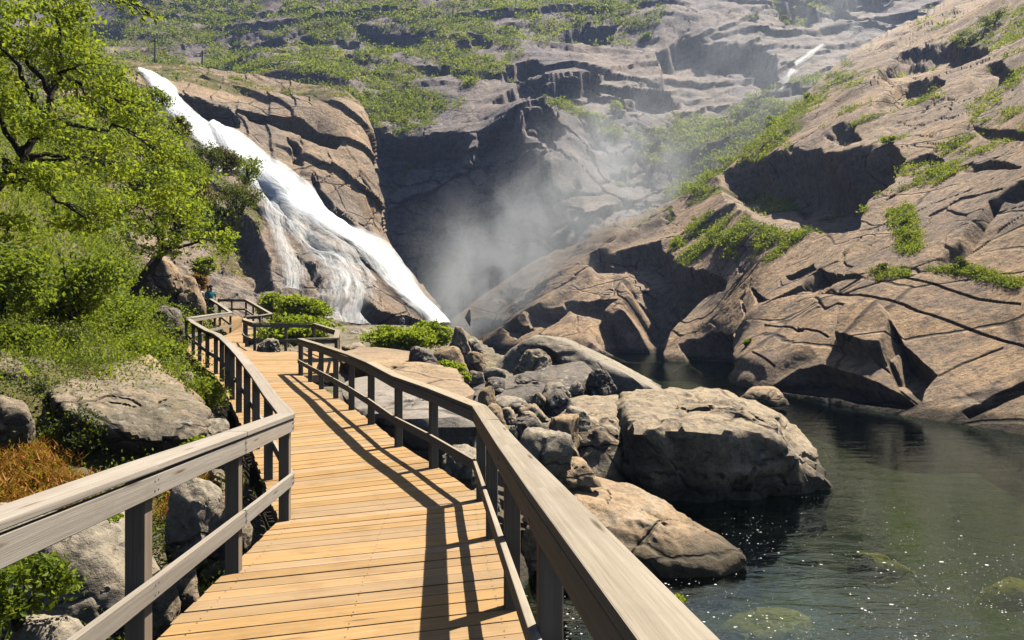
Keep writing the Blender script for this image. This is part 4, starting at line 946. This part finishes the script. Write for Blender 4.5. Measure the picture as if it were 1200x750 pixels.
tf = ground_pts(11000, (1-np.clip(oc,0,1))*vis+1e-9); per = 16; sc_ = (.05+.011*tf[:,1])
C_ = np.repeat(tf, per, 0)+rng.normal(size=(len(tf)*per,3))*np.repeat(sc_, per)[:,None]*np.array([1.6,1.6,.9])+np.array([0,0,1])*np.repeat(sc_, per)[:,None]*1.2
V, f = leaf_cards(C_, .022+.0030*C_[:,1]*rng.uniform(.6,1.3,len(C_)), rng, .55)
tag(raw_mesh('undergrowth', V, f, M['leaf_mid'], False, {'var': np.repeat(np.clip(np.repeat(rng.random(len(tf)), per)*.7+.3*rng.random(len(C_)), 0, 1), 4)}), kind='stuff')
tf = ground_pts(2400, vis*(1-.85*np.clip(oc,0,1))); tf = np.repeat(tf, 12, 0); C_ = tf+rng.normal(size=tf.shape)*np.array([.09,.09,.01]); V, f = blades(C_, (.10+.012*C_[:,1])*rng.uniform(.5,1.4,len(C_)), .006, rng, .4)
tag(raw_mesh('bank_grass', V, f, M['leaf_lime'], False, {'var': np.repeat(rng.random(len(C_)), 4)}), kind='stuff')
tf = ground_pts(420, oc+1e-12); per = 46; C_ = np.repeat(tf, per, 0)+rng.normal(size=(len(tf)*per,3))*np.array([.09,.09,.07])+np.array([0,0,.08])
V, f = blades(C_, .06*rng.uniform(.5,1.5,len(C_)), .008, rng, .8)
tag(raw_mesh('heather_cover', V, f, M['heather'], False, {'var': np.repeat(rng.random(len(C_)), 4)}), kind='stuff')

tf = ground_pts(3200, (GY < 14)*(1-np.clip(oc,0,1))*vis+1e-12); per = 22; sc_ = rng.uniform(.05,.13,len(tf))
C_ = np.repeat(tf, per, 0)+rng.normal(size=(len(tf)*per,3))*np.repeat(sc_, per)[:,None]*np.array([1.3,1.3,.6])+np.array([0,0,1])*np.repeat(sc_, per)[:,None]*.7
V, f = leaf_cards(C_, rng.uniform(.018,.05,len(C_)), rng, .5)
tag(raw_mesh('low_weeds', V, f, M['leaf_dark'], False, {'var': np.repeat(np.clip(np.repeat(rng.random(len(tf)), per)*.8+.3*rng.random(len(C_)), 0, 1), 4)}), kind='stuff')
# ------------------------------------------------------------------ waterfalls
def fall_mat(name, dens, thick, soft):
    m, nt = new_mat(name); g = N(nt); uv = g.n('ShaderNodeTexCoord').outputs['UV']
    a = g.noise(g.mapv(uv, (6, .9, 1)), 1.6, 7, .7, .6); b = g.noise(g.mapv(uv, (22, 2.6, 1)), 1.5, 6, .7, .3)
    u = g.n('ShaderNodeSeparateXYZ', {0: uv}).outputs[0]
    ed = g.math('MULTIPLY', g.math('MULTIPLY', u, g.math('SUBTRACT', 1., u)), 4.)
    al = g.math('ADD', g.math('ADD', g.math('MULTIPLY', a, .75), g.math('MULTIPLY', b, .45)), g.math('MULTIPLY', ed, thick))
    al = g.ramp(al, dens, dens+soft)
    bp = g.n('ShaderNodeBump', {'Strength': .5, 'Distance': .3, 'Height': g.math('ADD', a, b)})
    d = g.n('ShaderNodeBsdfPrincipled', {'Base Color': (.80,.83,.86,1), 'Roughness': .5, 'Normal': bp.outputs[0]})
    t2 = g.n('ShaderNodeBsdfTranslucent', {'Color': (.86,.88,.9,1)})
    d2 = g.n('ShaderNodeMixShader', {0: .12, 1: d.outputs[0], 2: t2.outputs[0]})
    mx = g.n('ShaderNodeMixShader', {0: al, 1: g.n('ShaderNodeBsdfTransparent').outputs[0], 2: d2.outputs[0]})
    g.out(mx.outputs[0]); return m
M['fall'] = fall_mat('falling_water', .70, .58, .42); M['veil'] = fall_mat('water_veil', .66, .24, .5)
def ribbon(name, left, right, mat, root, surf=None, off=.35, nu=26, nv=120, bow=.3):
    surf = surf or SB
    L_ = np.array(left, float); R_ = np.array(right, float)
    def rs(p):
        s = np.concatenate([[0], np.cumsum(np.hypot(*np.diff(p, axis=0).T))]); t = np.linspace(0, s[-1], nv); return np.stack([np.interp(t, s, p[:,0]), np.interp(t, s, p[:,1])], 1)
    L_, R_ = rs(L_), rs(R_); Q = np.zeros((nv, nu, 3)); UV = np.zeros((nv, nu, 2))
    for i in range(nv):
        for j in range(nu):
            u = j/(nu-1); c = L_[i]*(1-u)+R_[i]*u; p_, nn = surf.avg(c[0], c[1], 40)
            nn = nn/np.linalg.norm(nn); Q[i, j] = p_+nn*(off+bow*4*u*(1-u)); UV[i, j] = (u, 1-i/(nv-1)*(nv/30.))
    for _ in range(3):
        Q[1:-1] = (Q[:-2]+Q[1:-1]*2+Q[2:])/4; Q[:,1:-1] = (Q[:,:-2]+Q[:,1:-1]*2+Q[:,2:])/4
    Pq = Q.reshape(-1,3); Q = Q+.07*fbm(Q/np.array([.6,.6,2.5]), 3, 222)[...,None]
    adopt(raw_mesh(name, Q.reshape(-1,3), grid_faces(nv, nu), mat, True, None, UV.reshape(-1,2)), root)
wf = empty('waterfall', W(515,386,104), 'tall white waterfall sliding down the orange granite cliff', 'waterfall')
ribbon('main_chute', [(238,156),(254,184),(288,210),(322,238),(358,264),(398,302),(438,342),(468,366),(492,388)], [(256,146),(286,158),(326,190),(358,212),(394,245),(430,271),(464,292),(486,322),(494,345),(532,384)], M['fall'], wf, off=.5, nu=48, nv=170, bow=.5)
ribbon('upper_chute', [(157,86),(165,99),(173,114),(179,128),(198,143),(211,161),(235,178),(254,200)], [(174,86),(192,96),(209,108),(217,126),(234,139),(250,154),(269,172),(288,198)], M['fall'], wf, off=.4, nu=26, nv=120, bow=.35)
ribbon('side_veil', [(284,206),(300,240),(312,270),(320,306),(322,352)], [(316,218),(330,248),(340,290),(352,330),(356,354)], M['veil'], wf, off=.5)
ribbon('middle_veil', [(302,222),(322,262),(342,290),(362,322),(366,350),(366,386)], [(346,240),(376,274),(402,305),(424,335),(438,358),(446,388)], M['veil'], wf, off=.5, nu=44, nv=140)
ribbon('thin_stream', [(360,262),(380,288),(404,318),(424,342)], [(372,266),(392,290),(414,316),(432,342)], M['veil'], wf, off=.4, nu=14, nv=70)
wf2 = empty('waterfall', SA.at(912,120)[0], 'distant small cascade in the upper gully behind the mist', 'waterfall')
ribbon('upper_step', [(956,62),(940,72),(926,82)], [(964,64),(950,77),(931,88)], M['veil'], wf2, SA, .6, 12, 40, .3)
ribbon('lower_step', [(922,88),(912,96),(906,112)], [(934,92),(926,100),(916,116)], M['veil'], wf2, SA, .6, 12, 40, .3)
# splash at the foot and foam on the pool
rng = np.random.default_rng(74)
C_ = []  # foam flecks
for _ in range(20000):
    y = 3+rng.gamma(2., 2.6); x = rng.uniform(-.8, 9); 
    if 4 < y < 17: C_.append((x, y, .006))
C_ = np.array(C_); keep = fbm(C_*np.array([.8,.5,1]), 3, 150) > -.02+.2*rng.normal(size=len(C_)); C_ = C_[keep]
def discs(C_, r):
    th = np.arange(6)/6*2*math.pi; el = rng.uniform(.6,1.6,len(C_)); V = C_[:,None]+np.stack([np.cos(th)[None]*(r*el)[:,None], np.sin(th)[None]*r[:,None], np.zeros((len(C_),6))], -1); b = np.arange(len(C_))[:,None]*6
    return V.reshape(-1,3), np.concatenate([b+[[0,1,2,3]], b+[[0,3,4,5]]])
V, f = discs(C_, rng.gamma(1.1, .0034, len(C_)))
tag(raw_mesh('foam', V, f, M['foam'], False), kind='stuff')

# ------------------------------------------------------------------ people
def skin_chain(name, verts, edges, radii, mat, parent, root_i=0, sub=2):
    me = bpy.data.meshes.new(name); me.from_pydata(verts, edges, []); me.materials.append(mat)
    ob = bpy.data.objects.new(name, me); COL.objects.link(ob); ob.parent = parent
    ob.modifiers.new('skin', 'SKIN').use_smooth_shade = True; s = ob.modifiers.new('sub', 'SUBSURF'); s.levels = s.render_levels = sub
    lay = me.skin_vertices[0].data
    for i, r in enumerate(radii): lay[i].radius = (r, r); lay[i].use_root = (i == root_i)
    return ob
def person(label, loc, rz, shirt, trousers, hair, bend=0., sc=1.):
    J = [(0,0,.93),(0,.01,1.12),(0,.01,1.36),(0,0,1.48),(0,-.01,1.56),(0,-.02,1.68), (-.09,0,.90),(-.10,-.02,.50),(-.10,.02,.09),(-.10,-.13,.04), (.09,0,.90),(.10,-.03,.50),(.10,.02,.09),(.10,-.13,.04),
         (-.18,.01,1.40),(-.24,.02,1.13),(-.22,-.10,.90),(-.21,-.16,.80), (.18,.01,1.40),(.24,.02,1.13),(.22,-.10,.90),(.21,-.16,.80)]
    J = [(x, y-max(0, z-.93)*bend, z-max(0, z-.93)*bend*.3) for x, y, z in J]
    E = [(0,1),(1,2),(2,3),(3,4),(4,5),(0,6),(6,7),(7,8),(8,9),(0,10),(10,11),(11,12),(12,13),(2,14),(14,15),(15,16),(16,17),(2,18),(18,19),(19,20),(20,21)]
    Rr = [.125,.12,.135,.055,.085,.095,.085,.06,.042,.035,.085,.06,.042,.035,.058,.042,.032,.035,.058,.042,.032,.035]
    body = skin_chain('person', J, E, Rr, M['skin'], None); body.location = loc; body.rotation_euler = (0,0,rz); body.scale = (sc,)*3
    tag(body, label, 'person')
    ids = [0,1,2,14,15,18,19]; skin_chain('shirt', [J[i] for i in ids], [(0,1),(1,2),(2,3),(3,4),(2,5),(5,6)], [.145,.14,.15,.075,.056,.075,.056], M[shirt], body)
    ids = [0,6,7,8,10,11,12]; skin_chain('trousers', [J[i] for i in ids], [(0,1),(1,2),(2,3),(0,4),(4,5),(5,6)], [.138,.10,.075,.06,.10,.075,.06], M[trousers], body)
    d, fc = ico(3); h = np.array(J[5])+np.array([0,.025,.03]); ob = raw_mesh('hair', d*np.array([.1,.105,.1])+h, fc, M[hair], True); ob.parent = body
    return body
person('walker in a teal top leaning by the ramp railing', (-16.35,39.4,4.13), .6, 'teal', 'navy', 'hair')
person('walker in pink beside the teal one', (-17.0,40.6,4.15), -.4, 'pink', 'navy', 'hair')
person('walker in white left of the others on the ramp', (-17.4,40.3,4.15), .3, 'white', 'navy', 'hair')
person('lone person in white standing on the rocks below the falls', tuple(W(471,388,80)), .2, 'white', 'navy', 'hair')
# dead poles on the hillside
for x, y, h, lb in ((178,74,9,'thin dark pole standing on the upper left hillside'), (234,80,6,'shorter pole right of the tall one on the hillside')):
    p_, _ = SA.at(x, y); rt = empty('pole', p_, lb, 'pole')
    V, f = tube([p_-np.array([0,0,1]), p_+np.array([.1,0,h*.5]), p_+np.array([.15,0,h])], [.28,.24,.18], 7); adopt(raw_mesh('shaft', V, f, M['bark'], True), rt)
    V, f = tube([p_+np.array([-1.3,0,h*.86]), p_+np.array([1.5,0,h*.9])], [.13,.11], 6); adopt(raw_mesh('crossarm', V, f, M['bark'], True), rt)

# ------------------------------------------------------------------ air: haze box and spray
def vol_box(name, lo, hi, mat):
    lo, hi = np.array(lo, float), np.array(hi, float); V = np.array([[(lo if a == 0 else hi)[0], (lo if b == 0 else hi)[1], (lo if c == 0 else hi)[2]] for c in (0,1) for b in (0,1) for a in (0,1)])
    f = np.array([[0,2,3,1],[4,5,7,6],[0,1,5,4],[2,6,7,3],[0,4,6,2],[1,3,7,5]]); return tag(raw_mesh(name, V, f, mat, False), kind='stuff')
HAZE = .00028
m, nt = new_mat('haze_air'); g = N(nt)
g.out(vol=g.n('ShaderNodeVolumePrincipled', {'Color': (.42,.58,1.,1), 'Density': HAZE, 'Anisotropy': .25}).outputs[0])
vol_box('haze', (-720,-720,-4), (720,760,480), m)
def spray(name, path, radii, dens, seed, wts):
    """soft-edged plume: a closed lumpy hull filled with thin spray"""
    m, nt = new_mat(name+'_air'); g = N(nt)
    P_ = g.n('ShaderNodeTexCoord').outputs['Object']
    V_ = []
    for (c, r) in zip(path, radii):
        dv = g.n('ShaderNodeVectorMath', {0: P_, 1: tuple(c-path[0])}, operation='DISTANCE').outputs['Value']
        V_.append(g.math('MULTIPLY', g.math('POWER', g.math('MAXIMUM', g.math('SUBTRACT', 1., g.math('DIVIDE', dv, float(r))), 0.), 1.4), float(wts[len(V_)])))
    s = V_[0]
    for q in V_[1:]: s = g.math('ADD', s, q)
    nz = g.noise(g.mapv(P_, (1,1,.75), (0,.5,0)), .105, 6, .66, 1.2)
    dn = g.math('MULTIPLY', g.math('MULTIPLY', s, g.ramp(nz, .41, .63, .02, 1.25)), dens)
    g.out(vol=g.n('ShaderNodeVolumePrincipled', {'Color': (.90,.95,1,1), 'Density': dn, 'Anisotropy': .3}).outputs[0])
    d, fc = ico(3); pts = np.concatenate([d*r+(c-path[0]) for c, r in zip(path, radii)])
    bm = bmesh.new()
    for q in pts: bm.verts.new(q)
    bmesh.ops.convex_hull(bm, input=bm.verts)
    bmesh.ops.delete(bm, geom=[v for v in bm.verts if not v.link_faces], context='VERTS')
    me = bpy.data.meshes.new(name); bm.to_mesh(me); bm.free(); me.materials.append(m)
    ob = bpy.data.objects.new(name, me); ob.location = path[0]; COL.objects.link(ob); return tag(ob, kind='stuff')
spray('mist', [W(518,380,107), W(548,352,110), W(585,322,114), W(628,286,119), W(690,240,126), W(560,300,121), W(640,345,104), W(740,200,134)], [6.5, 9, 12, 15, 19, 14, 9, 19], .085, 1, [9, 4.6, 2.0, 1.0, .6, .55, .5, .5])
spray('drifting_mist', [W(700,200,128), W(790,150,140), W(880,80,155), W(960,20,170)], [20, 26, 30, 30], .009, 2, [1,1,1,1])

# ------------------------------------------------------------------ light, sky, camera
EL, AZ = math.radians(60), math.radians(49)          # sun ahead and to the right
sd = Vector((math.sin(AZ)*math.cos(EL), math.cos(AZ)*math.cos(EL), math.sin(EL)))
sun = bpy.data.lights.new('sun', 'SUN'); sun.energy = 5.0; sun.angle = math.radians(.5); sun.color = (1., .93, .80)
so = bpy.data.objects.new('sun', sun); so.rotation_euler = (-sd).to_track_quat('-Z', 'Y').to_euler(); COL.objects.link(so)
wd = bpy.data.worlds.new('World'); scene.world = wd; wd.use_nodes = True; nt = wd.node_tree; nt.nodes.clear(); g = N(nt)
sky = g.n('ShaderNodeTexSky', sky_type='NISHITA'); sky.sun_disc = False; sky.sun_elevation = EL; sky.sun_rotation = AZ
bg = g.n('ShaderNodeBackground', {'Color': sky.outputs[0], 'Strength': .05}); ow = g.n('ShaderNodeOutputWorld'); g.link(bg.outputs[0], ow.inputs[0])
cam = bpy.data.cameras.new('camera'); cam.sensor_width = 36; cam.lens = F/1200*36; cam.clip_end = 3000; cam.clip_start = .05
co = bpy.data.objects.new('camera', cam); co.location = (0,0,CZ); co.rotation_euler = (math.radians(90),0,0); COL.objects.link(co); scene.camera = co
scene.view_settings.view_transform = 'Standard'; scene.view_settings.look = 'None'; scene.view_settings.exposure = 1.08; scene.view_settings.gamma = 1
scene.render.engine = 'CYCLES'; cy = scene.cycles
cy.use_denoising = True; cy.max_bounces = 8; cy.diffuse_bounces = 0; cy.glossy_bounces = 3; cy.transmission_bounces = 4; cy.transparent_max_bounces = 16; cy.volume_bounces = 0
cy.volume_step_rate = 4.; cy.volume_max_steps = 96; cy.caustics_reflective = False; cy.caustics_refractive = False
